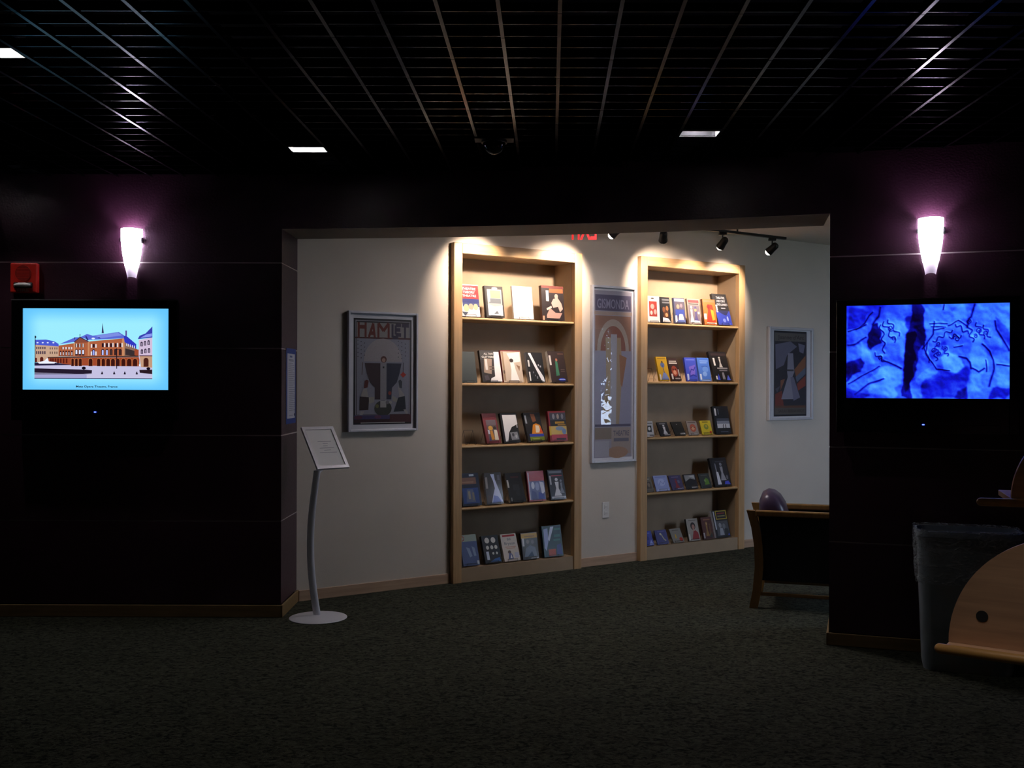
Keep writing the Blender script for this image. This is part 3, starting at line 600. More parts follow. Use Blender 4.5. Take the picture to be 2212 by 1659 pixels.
# middle shelf
add(1, 2, 'leftmost', 3.100, .100, .130, .026, .010, '#b8b6b6', '#8a8888', 'whitish case with a black square', [R(0, 0, 1, 1, '#bdbaba'), R(.3, .3, .8, .72, '#222226'), E_(.55, .52, .14, .12, '#d6d4d2'), R(.1, .84, .9, .9, '#6e6c6c'), R(.5, .06, .95, .12, '#4a4a4a')], True)
add(1, 2, 'second from left', 3.274, .118, .116, .057, .010, '#222226', '#1a1a1e', 'black case with a white standing figure', [R(0, 0, 1, 1, '#26262a'), R(.2, .84, .8, .92, '#77777c')] + fig('#c9c8cc', .56, .12, .8, .46) + [R(.4, .04, .95, .12, '#a7a6aa')], True)
add(1, 2, 'third from left', 3.447, .126, .115, .069, .010, '#1c1d1e', '#151617', 'plain charcoal case with a small white corner label', [R(0, 0, 1, 1, '#222425'), R(.5, .06, .94, .16, '#c8c8c8'), E_(.46, .8, .05, .04, '#8a8a8a')], True)
add(1, 2, 'fourth from left', 3.610, .120, .121, .045, .010, '#8d8480', '#5a5450', 'grey case with a reddish oval', [R(0, 0, 1, 1, '#8d837e'), R(.1, .86, .9, .93, '#5a504c'), E_(.52, .5, .3, .28, '#a8523e'), E_(.52, .5, .16, .16, '#c99a7a'), ('s', [(.3, .5), (.5, .62), (.74, .5)], .05, '#5a2a20'), R(.5, .05, .9, .12, '#b9b4b0')], True)
add(1, 2, 'fifth from left', 3.770, .126, .123, .041, .010, '#c3b02a', '#8f801e', 'bright yellow case with red dot', [R(0, 0, 1, 1, '#c9b62c'), R(.2, .86, .75, .93, '#6a6018'), E_(.5, .56, .22, .2, '#7a8a3a'), E_(.52, .6, .1, .09, '#b8a040'), E_(.84, .16, .11, .1, '#c23a1e'), R(.1, .1, .6, .15, '#8a7e22')], True)
add(1, 2, 'rightmost', 3.940, .190, .247, .055, .026, '#101216', '#0c0e12', 'tall black book with a pale glow and tiny dark silhouettes',
    [R(0, 0, 1, 1, '#12141a'), R(.14, .20, .96, .36, '#c3c6ce'), R(.14, .36, .96, .46, '#7f8696'), R(.14, .46, .96, .56, '#3d4454'), R(.08, .66, .18, .92, '#cfd0d6'), R(.3, .7, .34, .9, '#6a7284'), ('s', [(.5, .2), (.52, .3), (.56, .34)], .04, '#101014'), ('s', [(.68, .2), (.68, .34)], .05, '#101014'), R(.14, .16, .96, .21, '#14161a'), R(.3, .05, .8, .09, '#54586a')])
# fourth shelf
add(1, 3, 'leftmost', 3.100, .105, .122, .060, .010, '#6a6762', '#4a4844', 'taupe case with a darker photograph', [R(0, 0, 1, 1, '#706c66'), R(.3, .2, .85, .66, '#4a4644'), E_(.6, .45, .14, .14, '#8a7e74'), R(.2, .8, .8, .88, '#a8a49c')], True)
add(1, 3, 'second from left', 3.230, .156, .129, .052, .010, '#9aa6d8', '#6a76b4', 'pale lilac blue case with a faint sketch', [R(0, 0, 1, 1, '#98a6dc'), E_(.5, .55, .26, .24, '#b4c0ea'), ('s', [(.3, .4), (.45, .62), (.6, .44), (.74, .6)], .04, '#7080c4'), R(.1, .86, .9, .92, '#7888cc'), R(.1, .05, .9, .1, '#c4cef0')], True)  # lilac blue tones have bluish glare painted into them
add(1, 3, 'third from left', 3.415, .139, .121, .062, .010, '#4a4666', '#343050', 'muted purple case with a small red figure', [R(0, 0, 1, 1, '#4a466a'), R(.2, .84, .8, .9, '#7a76a0')] + fig('#8a3440', .5, .12, .76, .4) + [R(.45, .05, .92, .13, '#a8a8bc'), E_(.7, .55, .1, .12, '#6a7090')], True)
add(1, 3, 'fourth from left', 3.583, .140, .124, .054, .010, '#26272c', '#3a3b40', 'black case with a pale slanted top', [R(0, 0, 1, 1, '#26272c'), P('#8a8c90', (.06, .94), (.94, .94), (.9, .6), (.5, .72), (.06, .5)), P('#b4b6ba', (.4, .88), (.9, .9), (.86, .7)), R(.45, .06, .92, .14, '#b8b8ba')], True)
add(1, 3, 'fifth from left', 3.760, .129, .123, .050, .010, '#343a38', '#282c2c', 'dark green grey case with a lime leaf shape', [R(0, 0, 1, 1, '#373d3c'), P('#5f8a34', (.4, .2), (.86, .24), (.8, .6), (.6, .7), (.5, .46)), E_(.5, .5, .1, .1, '#7c9a5a'), R(.2, .84, .8, .9, '#5c6260')], True)
add(1, 3, 'rightmost', 3.929, .203, .250, .084, .026, '#131318', '#0e0e12', 'tall black book with a silvery figure above a blue gleam',
    [R(0, 0, 1, 1, '#16161c'), R(.14, .06, .95, .92, '#24242c'), R(.24, .4, .3, .8, '#8a8c96')] + fig('#9a9aa4', .6, .2, .82, .34) + [P('#d6d8e4', (.2, .06), (.42, .06), (.36, .5), (.24, .5)), P('#4a56d8', (.6, .05), (.96, .05), (.86, .18), (.66, .16)), E_(.84, .3, .06, .08, '#6a6a74'), R(.3, .84, .8, .88, '#44444e')])
# bottom shelf
add(1, 4, 'leftmost', 3.100, .105, .119, .050, .010, '#3c48a0', '#2c3680', 'deep blue case with a light corner', [R(0, 0, 1, 1, '#3e4aa6'), P('#98a4e0', (.5, .04), (.95, .04), (.8, .4)), R(.2, .8, .8, .88, '#6674c8'), E_(.5, .5, .14, .14, '#2c3688')], True)
add(1, 4, 'second from left', 3.245, .131, .117, .049, .010, '#40447e', '#2e3264', 'indigo case with a pale crescent', [R(0, 0, 1, 1, '#41457f'), ('s', [(.4, .68), (.52, .66), (.58, .5), (.66, .34), (.8, .22)], .09, '#a8a48e'), E_(.44, .72, .08, .07, '#c9c4a6'), R(.2, .86, .8, .92, '#5e62a0'), R(.5, .05, .9, .1, '#7478b4')], True)
add(1, 4, 'third from left', 3.429, .126, .113, .063, .010, '#7e7c78', '#5a5854', 'stone grey case with red disc', [R(0, 0, 1, 1, '#84827d'), R(.2, .84, .8, .9, '#5e5c58'), E_(.78, .2, .16, .15, '#b03428'), P('#c2a03a', (.3, .3), (.44, .3), (.44, .56), (.34, .6)), R(.3, .06, .6, .1, '#5a5a58')], True)
add(1, 4, 'fourth from left', 3.614, .134, .188, .050, .020, '#9c968e', '#201c1c', 'light book with dark haired portrait',
    [R(0, 0, 1, 1, '#9d978e'), E_(.52, .66, .22, .17, '#181214'), E_(.54, .62, .13, .11, '#a8786a'), P('#8e1620', (.3, .05), (.95, .05), (.9, .34), (.7, .46), (.5, .42)), P('#b08474', (.46, .42), (.62, .46), (.6, .54), (.48, .54)), R(.04, .05, .16, .3, '#d0ccc8'), R(.2, .9, .85, .94, '#6c665e')])
add(1, 4, 'fifth from left', 3.791, .126, .189, .049, .020, '#4a201c', '#331614', 'russet book with a golden costumed group',
    [R(0, 0, 1, 1, '#522620'), R(.2, .86, .85, .92, '#8a5a3a')] + fig('#8e6a34', .45, .14, .8, .34) + fig('#6a4a2a', .74, .16, .7, .28) + [E_(.46, .7, .08, .06, '#b98a5a'), R(.04, .05, .16, .3, '#b9b4b4'), P('#2a3434', (.6, .06), (.9, .06), (.85, .3))])
add(1, 4, 'rightmost', 3.945, .178, .236, .068, .026, '#17181c', '#b9bcc8', 'tall black book with a yellow framed title box',
    [R(0, 0, 1, 1, '#1a1b20'), R(.22, .66, .98, .98, '#b9a020'), R(.27, .69, .93, .95, '#1a1214'), R(.34, .86, .86, .90, '#8a2a2a'), R(.34, .76, .86, .80, '#7a7a50'), R(.14, .06, .96, .60, '#4a4e56'), E_(.4, .44, .1, .09, '#8a8e96'), E_(.66, .4, .1, .1, '#6f737c'), P('#9aa0ac', (.3, .08), (.6, .08), (.54, .34), (.36, .34)), P('#2a2c32', (.62, .06), (.95, .06), (.9, .3), (.7, .32)), R(.06, .3, .14, .96, '#b6bac8'), P('#4452d0', (.84, .06), (.96, .06), (.92, .14))])
easel('empty wire easel at the left end of the left bookcase middle shelf', wp(1.36, -0.02, BC[0][3][2] + .001), 0.12, 0.16, 0.012, 0.30, 0.010)
easel('empty wire easel at the left end of the right bookcase second shelf', wp(3.17, -0.02, BC[1][3][3] + .001), 0.12, 0.16, 0.012, 0.30, 0.010)

# ------------------------------------------------------------------ framed posters on the cream wall
def framed(name, label, s0, s1, z0, z1, items, fw=0.022, mat_w=(0.05, 0.05), mcol='mat', dep=0.035):
    t = thing(name, label, 'poster', wp((s0 + s1) / 2, 0, z0), TH, 'framed posters on the cream wall')
    w, h = s1 - s0, z1 - z0; f = fw
    m = MB()
    m.box(-w / 2, -w / 2 + f, -dep, -0.001, 0, h, 0.003).box(w / 2 - f, w / 2, -dep, -0.001, 0, h, 0.003)
    m.box(-w / 2 + f, w / 2 - f, -dep, -0.001, 0, f, 0.003).box(-w / 2 + f, w / 2 - f, -dep, -0.001, h - f, h, 0.003)
    m.build('frame', M['silver'], t)
    MB().box(-w / 2 + f, w / 2 - f, -0.014, -0.004, f, h - f).build('mat_board', M[mcol], t)
    mw, mh = mat_w; pw, ph = w - 2 * f - 2 * mw, h - 2 * f - 2 * mh
    print_obj('poster_print', items, pw, ph, lambda x, y, k: (x - pw / 2, -0.0146 - k, y + f + mh), M['poster'], t, 0.00004)
    MB().box(-w / 2 + f, w / 2 - f, -0.029, -0.027, f, h - f).build('glass', M['glass'], t)
    return t

OX, OY = 137, 1545   # poster sheet left / bottom in the measured close-up, size 735 x 1415
def q(x, y): return ((x - 137) / 735.0, (1545 - y) / 1420.0)
def qp(c, *pts): return ('p', [q(*p) for p in pts], c)
def qr(x0, y0, x1, y1, c):
    a, b = q(x0, y1), q(x1, y0); return ('r', a[0], a[1], b[0], b[1], c)
def qs(wd, c, *pts): return ('s', [q(*p) for p in pts], wd / 735.0, c)
ham = [R(0, 0, 1, 1, '#1c1a1e'), qr(160, 150, 855, 1420, '#8c8891'), qr(170, 162, 843, 1415, '#2a2226'), qr(178, 180, 838, 1410, '#8a8a98'),
       qr(178, 180, 838, 385, '#8f8a88'), qr(150, 375, 860, 395, '#4a1a14')]
lw = 26
for c, pts in (('#6a2416', ((200, 180), (200, 380))), ('#6a2416', ((285, 180), (285, 380))), ('#6a2416', ((200, 240), (285, 240))), ('#6a2416', ((325, 380), (380, 190))), ('#6a2416', ((380, 190), (400, 380))), ('#6a2416', ((345, 320), (400, 320))),
               ('#6a2416', ((445, 380), (445, 185), (510, 285), (575, 185), (575, 380))), ('#3a3046', ((625, 190), (625, 370), (700, 370))), ('#3a3046', ((735, 200), (665, 205), (665, 330), (735, 335))), ('#3a3046', ((665, 265), (725, 265))), ('#3a3046', ((745, 205), (835, 205))), ('#3a3046', ((785, 205), (785, 380)))):
    for a, b in zip(pts, pts[1:]): ham.append(qs(lw, c, a, b))
ham += [('p', [q(x, y) for x, y in [(265, 700)] + [(505 + 240 * math.cos(a), 690 - 300 * math.sin(a)) for a in [PI - PI * i / 16 for i in range(17)]] + [(750, 700)]], '#a29a9c')]
for i in range(14):
    ham.append(('e', *q(190 + (i % 3) * 40, 420 + i * 18), .008, .005, '#3c343c')); ham.append(('e', *q(700 + (i % 3) * 45, 420 + i * 18), .008, .005, '#3c343c'))
ham += [qp('#39242a', (275, 722), (490, 722), (490, 1210), (400, 1210), (400, 1050), (340, 980), (300, 860)), qp('#2b2c40', (530, 722), (740, 722), (715, 860), (680, 980), (620, 1050), (610, 1210), (530, 1210)),
        qr(470, 710, 548, 1215, '#8e8a90'), ('e', *q(512, 670), .052, .032, '#5a3026'), ('e', *q(512, 680), .03, .02, '#b0897a'), qr(500, 765, 520, 790, '#2c2a2e'),
        qs(8, '#5a4440', (250, 710), (240, 880)), qs(8, '#3a3440', (765, 710), (762, 850)), ('p', [q(762, 835), q(800, 875), q(762, 915), q(725, 875)], '#b23426'),
        qp('#5c1e1a', (265, 1060), (275, 960), (300, 945), (325, 960), (310, 1050)), qp('#a09a96', (230, 1140), (260, 1065), (300, 1070), (322, 1180), (230, 1170)), qp('#2c1214', (215, 1170), (330, 1180), (320, 1350), (210, 1355)),
        qp('#3c4048', (700, 960), (725, 940), (750, 970), (745, 1060), (715, 1050)), qp('#a39d9c', (695, 1030), (775, 1140), (780, 1170), (715, 1190)), qp('#1e222c', (700, 1185), (785, 1165), (800, 1370), (640, 1380)),
        qp('#9c988e', (325, 1180), (395, 1175), (395, 1245), (330, 1270)), qp('#9c988e', (620, 1160), (690, 1200), (680, 1250), (625, 1230)), qp('#a8a4a2', (468, 1225), (548, 1225), (545, 1320), (470, 1320)),
        ('e', *q(505, 1330), .15, .075, '#34342e'), qr(470, 1228, 546, 1318, '#a8a4a2'), ('e', *q(430, 1300), .03, .018, '#6c6a3a'), ('e', *q(560, 1250), .03, .018, '#77707a'), ('e', *q(590, 1125), .028, .018, '#8e3a2a'), ('e', *q(600, 1250), .026, .014, '#a8a6a2'),
        qp('#a09a9a', (225, 1365), (270, 1370), (245, 1420), (210, 1415)), qp('#a09a9a', (765, 1350), (800, 1345), (830, 1405), (800, 1410)),
        qr(145, 1420, 590, 1475, '#433a68'), ('e', *q(195, 1450), .07, .018, '#5a2a44'), ('e', *q(440, 1445), .06, .016, '#6a3a5a'), qr(590, 1415, 862, 1520, '#4a1e24'), qr(145, 1478, 590, 1520, '#3a1a20'), qr(225, 1518, 785, 1528, '#c0bcba')]
framed('framed_poster', 'silver framed poster lettered HAMLET with a robed figure, left of the bookcases', 0.336, 0.892, 1.157, 2.016, ham, 0.016, (0.030, 0.034))
# tall narrow print: plain stand-in in the same colours (pale ground, banded heading, soft vertical column)
tall = [R(0, 0, 1, 1, '#9a96a4'), R(.03, .88, .97, .975, '#55506a'), T('GISMONDA', .5, .895, .055, .84, '#8f8aa0'), R(.0, .855, 1, .875, '#a8948a'), R(.03, .62, .97, .85, '#8e6a5c'),
        ('p', ell(.5, .64, .42, .19, 18, 0, PI), '#a89a90'), ('p', ell(.5, .64, .33, .15, 18, 0, PI), '#8a5648'), R(.03, .20, .97, .64, '#9492a8'),
        ('p', [(.30, .72), (.70, .72), (.74, .5), (.66, .2), (.18, .2), (.32, .45)], '#a48e74'), ('p', [(.44, .74), (.60, .74), (.58, .2), (.42, .2)], '#a6a4b0'), ('p', [(.66, .62), (.86, .6), (.74, .42), (.70, .44)], '#9c6a4c'), ('p', [(.18, .2), (.34, .2), (.36, .40)], '#90775c'),
        R(.03, .185, .97, .2, '#54506a'), R(.03, .11, .46, .18, '#8a7c70'), R(.46, .02, .97, .18, '#a3938c'), T('THEATRE', .72, .13, .03, .42, '#5a566a'), R(.52, .095, .92, .115, '#6a6678'), E_(.62, .03, .28, .035, '#a8846e'), R(.03, .005, .4, .1, '#a8a6b2')]
framed('framed_poster', 'tall narrow silver framed poster in beige and violet between the two bookcases', 2.512, 2.983, 0.850, 2.319, tall, 0.020, (0.012, 0.02))
# small print at the right: plain stand-in in the same colours
jn = [R(0, 0, 1, 1, '#1a1a24'), R(.02, .02, .98, .98, '#4a4a58'), R(.03, .88, .97, .975, '#65605e'), T("Jeanne d'Arc", .52, .905, .045, .8, '#3c3638'), R(.03, .10, .97, .88, '#2c2c3a'),
      P('#6c6c84', (.04, .84), (.5, .88), (.7, .82), (.4, .72), (.3, .6), (.06, .55)), P('#77768e', (.74, .86), (.95, .84), (.9, .74), (.78, .76)), P('#8c5a40', (.62, .55), (.97, .72), (.97, .56), (.7, .42)), P('#5d6880', (.66, .46), (.97, .58), (.97, .5), (.7, .4)), P('#8a3e34', (.7, .38), (.97, .48), (.97, .36), (.74, .3)), P('#8c5a44', (.2, .3), (.34, .44), (.2, .42)), P('#7a342e', (.04, .26), (.24, .3), (.3, .12), (.04, .12)), P('#4c5264', (.04, .32), (.2, .36), (.1, .28)),
      P('#8e8c9e', (.42, .74), (.58, .74), (.62, .52), (.56, .46), (.68, .2), (.22, .2), (.42, .46), (.4, .52)), P('#74728a', (.5, .46), (.6, .46), (.8, .22), (.6, .18)), R(.40, .53, .6, .55, '#3a3a44'), R(.03, .10, .97, .125, '#6a4434'), R(.03, .025, .97, .10, '#5c5652'), T('SARAH BERNHARDT', .54, .045, .035, .8, '#332e30')]
framed('framed_poster', 'small silver framed poster with dark and orange tones, right of the right bookcase', 4.609, 5.221, 1.166, 2.046, jn, 0.024, (0.055, 0.012))

# wall outlet
t = thing('wall_outlet', 'white double power outlet below the tall narrow poster', 'outlet', wp(2.681, 0, 0.387), TH)
MB().box(-.037, .037, -.007, -0.0005, 0, .132, .003).build('cover_plate', M['white'], t)
for z in (.040, .092):
    o = MB().box(-.017, .017, -.010, -.0065, z - .016, z + .016, .003).build('receptacle', M['white'], t)
    MB().box(-.008, -.0055, -.0106, -.0098, z - .006, z + .006).box(.0055, .008, -.0106, -.0098, z - .006, z + .006).build('slot', M['socket'], o)

# ------------------------------------------------------------------ track lights in the rear room
TD, TZ = -0.50, 2.775
tr = thing('light_track', 'black ceiling track carrying the spotlights before the cream wall', 'light track', wp(0.6, TD, TZ), TH)
MB().box(0, 3.69, -.017, .017, 0, .022, .003).build('rail', M['track'], tr)
for x in (0.3, 1.7, 3.1): MB().cyl((x, 0, .022), (x, 0, 2.875 - TZ), .007).build('hanger', M['track'], tr)
HEADS = [(1.35, (1.38, -.05, 2.34), 1.0, 84), (1.80, (1.80, -.05, 2.2), .6, 74), (2.373, (2.20, -.05, 2.34), 1.0, 84), (2.865, (3.22, -.05, 2.32), 1.0, 84), (3.527, (3.60, -.05, 2.34), .8, 76), (4.126, (4.02, -.05, 2.34), .85, 80)]
HL = ['first spotlight of the track, above the left bookcase', 'second spotlight of the track, above the left bookcase', 'spotlight just right of the red EXIT letters, lens showing', 'spotlight above the left end of the right bookcase, lens turned away', 'spotlight at the near end of the visible track, above the right bookcase', 'spotlight nearest the far right end of the track']
for (s, aim, k, cone), lab in zip(HEADS, HL):
    hz = 2.685
    base = wp(s, TD, TZ); t = thing('track_spotlight', lab, 'spotlight', base, 0, 'spotlights on the ceiling track')
    ap = Vector(wp(*aim)); c0 = Vector(wp(s, TD, hz)); d = (ap - c0).normalized()
    L0 = lambda p: tuple(Vector(p) - Vector(base))
    MB().box(-.032, .032, -.017, .017, -.022, -0.0005, .003).build('adapter', M['track'], t)
    MB().cyl((0, 0, -.022), (0, 0, -.075), .006, n=8).build('stem', M['track'], t)
    a = c0 - d * .045; b = c0 + d * .045
    h = MB().tube([L0(a - d * .012), L0(a), L0(c0), L0(b)], [.020, .030, .032, .037], 16).build('lamp_housing', M['track'], t, True)
    e1 = c0 + d * .0455; e2 = c0 + d * .047
    MB().tube([L0(c0 + d * x_) for x_ in (.0455, .058, .068, .072)], [.028, .026, .016, .005], 16).build('lens', M['bulb'], h, True)
    ld = bpy.data.lights.new('spot_lamp', 'SPOT'); ld.energy = POW_TRACK * k; ld.color = (1.0, .79, .63); ld.spot_size = math.radians(cone); ld.spot_blend = .85; ld.shadow_soft_size = .02
    lo = bpy.data.objects.new('spot_lamp', ld); COL.objects.link(lo); lo.parent = t
    lo.location = L0(c0 + d * .10); lo.rotation_euler = d.to_track_quat('-Z', 'Y').to_euler()

# added fill panel, unseen behind the header, to brighten the cream wall
t = thing('added_fill_light', 'added square fill light just behind the dark header', 'panel light', (0.95, 7.20, 2.875))
fr_ = MB()
for a_, b_, c_, d_ in ((-.31, -.28, -.31, .31), (.28, .31, -.31, .31), (-.28, .28, -.31, -.28), (-.28, .28, .28, .31)): fr_.box(a_, b_, c_, d_, -.02, -.0005)
fr_.build('frame', M['white'], t)
MB().box(-.28, .28, -.28, .28, -.012, -.001).build('fill_diffuser', emit_mat('fill_panel_glow', '#fdf6fa', 22.0), t)

# exit sign seen from behind: clear panel, red letters reversed
t = thing('exit_sign', 'clear hanging EXIT sign with red letters seen in reverse from behind', 'exit sign', (0.513, 7.60, 2.545))
MB().box(-.16, .16, -.004, .004, 0, .20).build('panel', M['clear'], t)
MB().box(-.17, .17, -.02, .02, .20, .3295, .004).build('canopy', M['white'], t)
tv_, tf_ = text_mesh('EXIT'); xs = [p[0] for p in tv_]; mid_ = (min(xs) + max(xs)) / 2; sx = .205 / (max(xs) - min(xs)); sz = .15 / .7
MB().add([(-(x - mid_) * sx, -.006, .017 + y * sz) for x, y in tv_] + [(-(x - mid_) * sx, -.0045, .017 + y * sz) for x, y in tv_], list(tf_) + [tuple(len(tv_) + i for i in f) for f in tf_]).build('lettering', M['exit'], t)

# ------------------------------------------------------------------ TVs
def smooth_noise(nx, ny, cx, cy, seed):
    rng = np.random.RandomState(seed); g = rng.rand(cy + 2, cx + 2)
    x = np.linspace(0, cx, nx); y = np.linspace(0, cy, ny); xi = x.astype(int); yi = y.astype(int)
    fx = x - xi; fy = y - yi; fx = fx * fx * (3 - 2 * fx); fy = fy * fy * (3 - 2 * fy)
    a = g[np.ix_(yi, xi)] * (1 - fx) + g[np.ix_(yi, xi + 1)] * fx; b = g[np.ix_(yi + 1, xi)] * (1 - fx) + g[np.ix_(yi + 1, xi + 1)] * fx
    return a * (1 - fy)[:, None] + b * fy[:, None]
def inside(poly, X, Y):
    r = np.zeros(X.shape, bool); n = len(poly)
    for i in range(n):
        x1, y1 = poly[i]; x2, y2 = poly[(i + 1) % n]
        c = ((y1 > Y) != (y2 > Y)) & (X < (x2 - x1) * (Y - y1) / ((y2 - y1) or 1e-9) + x1); r ^= c
    return r
def dist_line(pts, X, Y):
    d = np.full(X.shape, 1e9)
    for (x1, y1), (x2, y2) in zip(pts, pts[1:]):
        dx, dy = x2 - x1, y2 - y1; t = np.clip(((X - x1) * dx + (Y - y1) * dy) / (dx * dx + dy * dy + 1e-9), 0, 1)
        d = np.minimum(d, np.hypot(X - x1 - t * dx, Y - y1 - t * dy))
    return d
def raster_obj(name, rgb, w, h, xf, mat, parent):
    ny, nx, _ = rgb.shape
    vs = [xf(i / (nx - 1) * w, (1 - j / (ny - 1)) * h, 0) for j in range(ny) for i in range(nx)]
    fs = [(j * nx + i, (j + 1) * nx + i, (j + 1) * nx + i + 1, j * nx + i + 1) for j in range(ny - 1) for i in range(nx - 1)]
    me = bpy.data.meshes.new(name); me.from_pydata(vs, [], fs)
    c = np.clip(rgb, 0, 1); c = np.where(c <= .04045, c / 12.92, ((c + .055) / 1.055) ** 2.4)
    ca = me.color_attributes.new('Col', 'FLOAT_COLOR', 'POINT')
    ca.data.foreach_set('color', np.concatenate([c, np.ones((ny, nx, 1))], 2).astype(np.float32).ravel())
    me.materials.append(mat); o = bpy.data.objects.new(name, me); COL.objects.link(o); o.parent = parent
    return o

def tv_body(name, label, loc, rot, w, h, sx0, sx1, sz0, sz1, led, edge):
    t = thing(name, label, 'television', loc, rot, 'wall mounted televisions')
    MB().box(.25 * w, .75 * w, -.03, -.001, .25 * h, .75 * h, .004).build('wall_mount', M['tvedge'], t)
    D = -.10
    MB().box(0.006, w - 0.006, D + .02, -.03, 0.006, h - 0.006, .012).build('rear_case', M['tv'], t)
    m = MB()
    m.box(0, sx0, D, D + .02, 0, h, .004).box(sx1, w, D, D + .02, 0, h, .004).box(sx0, sx1, D, D + .02, sz1, h, .003).box(sx0, sx1, D, D + .02, 0, sz0, .003)
    m.build('bezel', M['tv'], t)
    m = MB().box(-.004, w + .004, D + .002, D + .018, h, h + .005)
    if edge == 'r': m.box(w, w + .006, D + .002, D + .018, .05, h)
    m.build('edge_trim', M['tvedge'], t)
    MB().box(.1 * w, .9 * w, D - .004, D, .012, .05, .002).build('speaker_bar', M['tv'], t)
    MB().box(led[0] - .006, led[0] + .006, D - .007, D - .0045, led[1] - .003, led[1] + .003).build('standby_light', M['led'], t)
    return t
# left TV: opera house picture
k = 6.55 / 6.65
lx = lambda x: x * k
TX0, TX1, TZ0, TZ1 = -3.165, -2.115, 1.262, 2.022
t1 = tv_body('television', 'flat screen television showing a captioned photo of an opera house', (TX0, LY, TZ0), 0, TX1 - TX0, TZ1 - TZ0, .072, .992, 1.456 - TZ0, 1.969 - TZ0, (.534, .053), 'n')
sw, sh_ = .92, .513
def tvx(x, y, kk): return (.072 + x, -.0935 - kk, 1.456 - TZ0 + y)
nx, ny = 120, 68
X, Y = np.meshgrid(np.linspace(0, 1, nx), np.linspace(0, 1, ny))
sm_ = lambda a: np.clip(a, 0, 1) * np.clip(a, 0, 1) * (3 - 2 * np.clip(a, 0, 1))
ed = sm_(np.minimum(X, 1 - X) / .16 + .15) * sm_(np.minimum(Y, 1 - Y) / .24 + .15)
bg = np.stack([.40 + .22 * ed, .78 + .15 * ed, np.ones_like(ed)], 2)
scr = raster_obj('screen', bg, sw, sh_, tvx, M['screen'], t1)
def u1(x, y): return ((x - 262) / 1743.0, (1116 - y) / 970.0)
def p1(c, *p): return ('p', [u1(*a) for a in p], c)
def r1(x0, y0, x1, y1, c): return p1(c, (x0, y1), (x1, y1), (x1, y0), (x0, y0))
def arch(x, y0, y1, w_, c): return ('p', [u1(x - w_ / 2, y1), u1(x + w_ / 2, y1)] + [u1(x + w_ / 2 * math.cos(a), y0 + w_ / 2 - w_ / 2 * math.sin(a)) for a in [PI * i / 6 for i in range(7)]], c)
RO, ST, DK = '#b0603e', '#c98a62', '#2a1420'
it = [r1(404, 820, 1814, 985, '#c6c2e2'),
      # left wing
      p1('#c8a58c', (404, 575), (690, 600), (690, 730), (560, 790), (404, 790)), p1('#4a5ad0', (404, 522), (540, 518), (640, 540), (690, 570), (690, 600), (404, 580)), r1(405, 470, 413, 800, '#101028'), ('e', *u1(412, 488), .006, .012, '#101028')]
for x in (422, 447, 470, 495, 520): it += [r1(x, 605, x + 13, 632, '#3a2c44'), arch(x + 6, 655, 692, 15, '#3a2c44')]
for x in (585, 610, 640, 665): it += [r1(x, 612, x + 10, 636, '#5a443e'), r1(x, 662, x + 10, 690, '#4a3634')]
for x in (438, 500, 560, 628): it.append(('e', *u1(x, 556), .007, .008, '#dfe6ff'))
it += [arch(488, 725, 785, 40, '#5a2018'), arch(420, 735, 790, 24, '#5a2018'),
       # main block
       p1(RO, (690, 590), (880, 560), (880, 540), (945, 490), (1050, 540), (1480, 500), (1480, 720), (690, 720)),
       p1(ST, (1040, 545), (1060, 545), (1060, 710), (1040, 710)), p1(ST, (870, 560), (890, 560), (890, 710), (870, 710)), p1(ST, (1450, 505), (1480, 500), (1480, 710), (1450, 710)),
       p1('#5a6ad6', (700, 572), (890, 490), (945, 490), (1030, 450), (1100, 470), (1410, 425), (1480, 470), (1480, 500), (1180, 515), (1050, 520), (945, 487), (880, 545)),
       p1('#7d8fe4', (1120, 470), (1400, 432), (1450, 465), (1200, 500)), ('e', *u1(1105, 504), .012, .010, '#e4f0ff'),
       p1('#8a4a38', (880, 545), (945, 492), (1050, 540), (1040, 552), (890, 558)), p1('#2c2a5a', (870, 545), (945, 483), (1050, 535), (1050, 545), (945, 495), (880, 550)),
       r1(942, 450, 950, 490, '#2a2a4a'), p1('#3a3a6a', (1205, 440), (1216, 315), (1232, 440)), r1(1490, 408, 1508, 470, '#5a4a9a'), r1(878, 490, 888, 515, '#3a3a5a'), p1('#2a3080', (1010, 480), (1020, 470), (1050, 520), (1030, 530)), p1('#2a3080', (1160, 500), (1175, 485), (1195, 505)),
       p1('#3038c0', (1470, 470), (1500, 470), (1620, 570), (1620, 625), (1480, 545)), p1('#8a6a5a', (1480, 545), (1620, 625), (1650, 640), (1650, 720), (1480, 720)), p1('#3a2e30', (1490, 620), (1600, 650), (1650, 720), (1490, 700)), p1('#a04a30', (1600, 630), (1650, 635), (1650, 720), (1600, 700))]
for x in (1500, 1520, 1545, 1570, 1595): it.append(r1(x, 562 + (x - 1500) * .28, x + 10, 592 + (x - 1500) * .3, '#dcdcec'))
for x in (745, 780, 815, 845): it += [r1(x - 9, 606, x + 9, 634, '#e0d4d4'), r1(x - 15, 610, x - 9, 634, DK)]
for x in (715, 748, 782, 815, 850): it += [arch(x, 650, 712, 20, DK), r1(x - 5, 668, x + 5, 706, '#d8d0da')]
for x in (905, 945, 985): it += [r1(x - 14, 566, x + 14, 610, DK), r1(x - 6, 566, x + 6, 610, '#e6dcdc'), arch(x, 632, 708, 32, DK), arch(x, 640, 690, 20, '#dfe4ff')]
for x in (1085, 1138): it += [r1(x - 9, 572, x + 9, 615, '#e6dcdc'), r1(x - 9, 660, x + 9, 706, '#e6dcdc')]
it += [r1(1098, 570, 1124, 612, DK), arch(1110, 632, 708, 36, DK), arch(1110, 642, 704, 22, '#9aa8f4')]
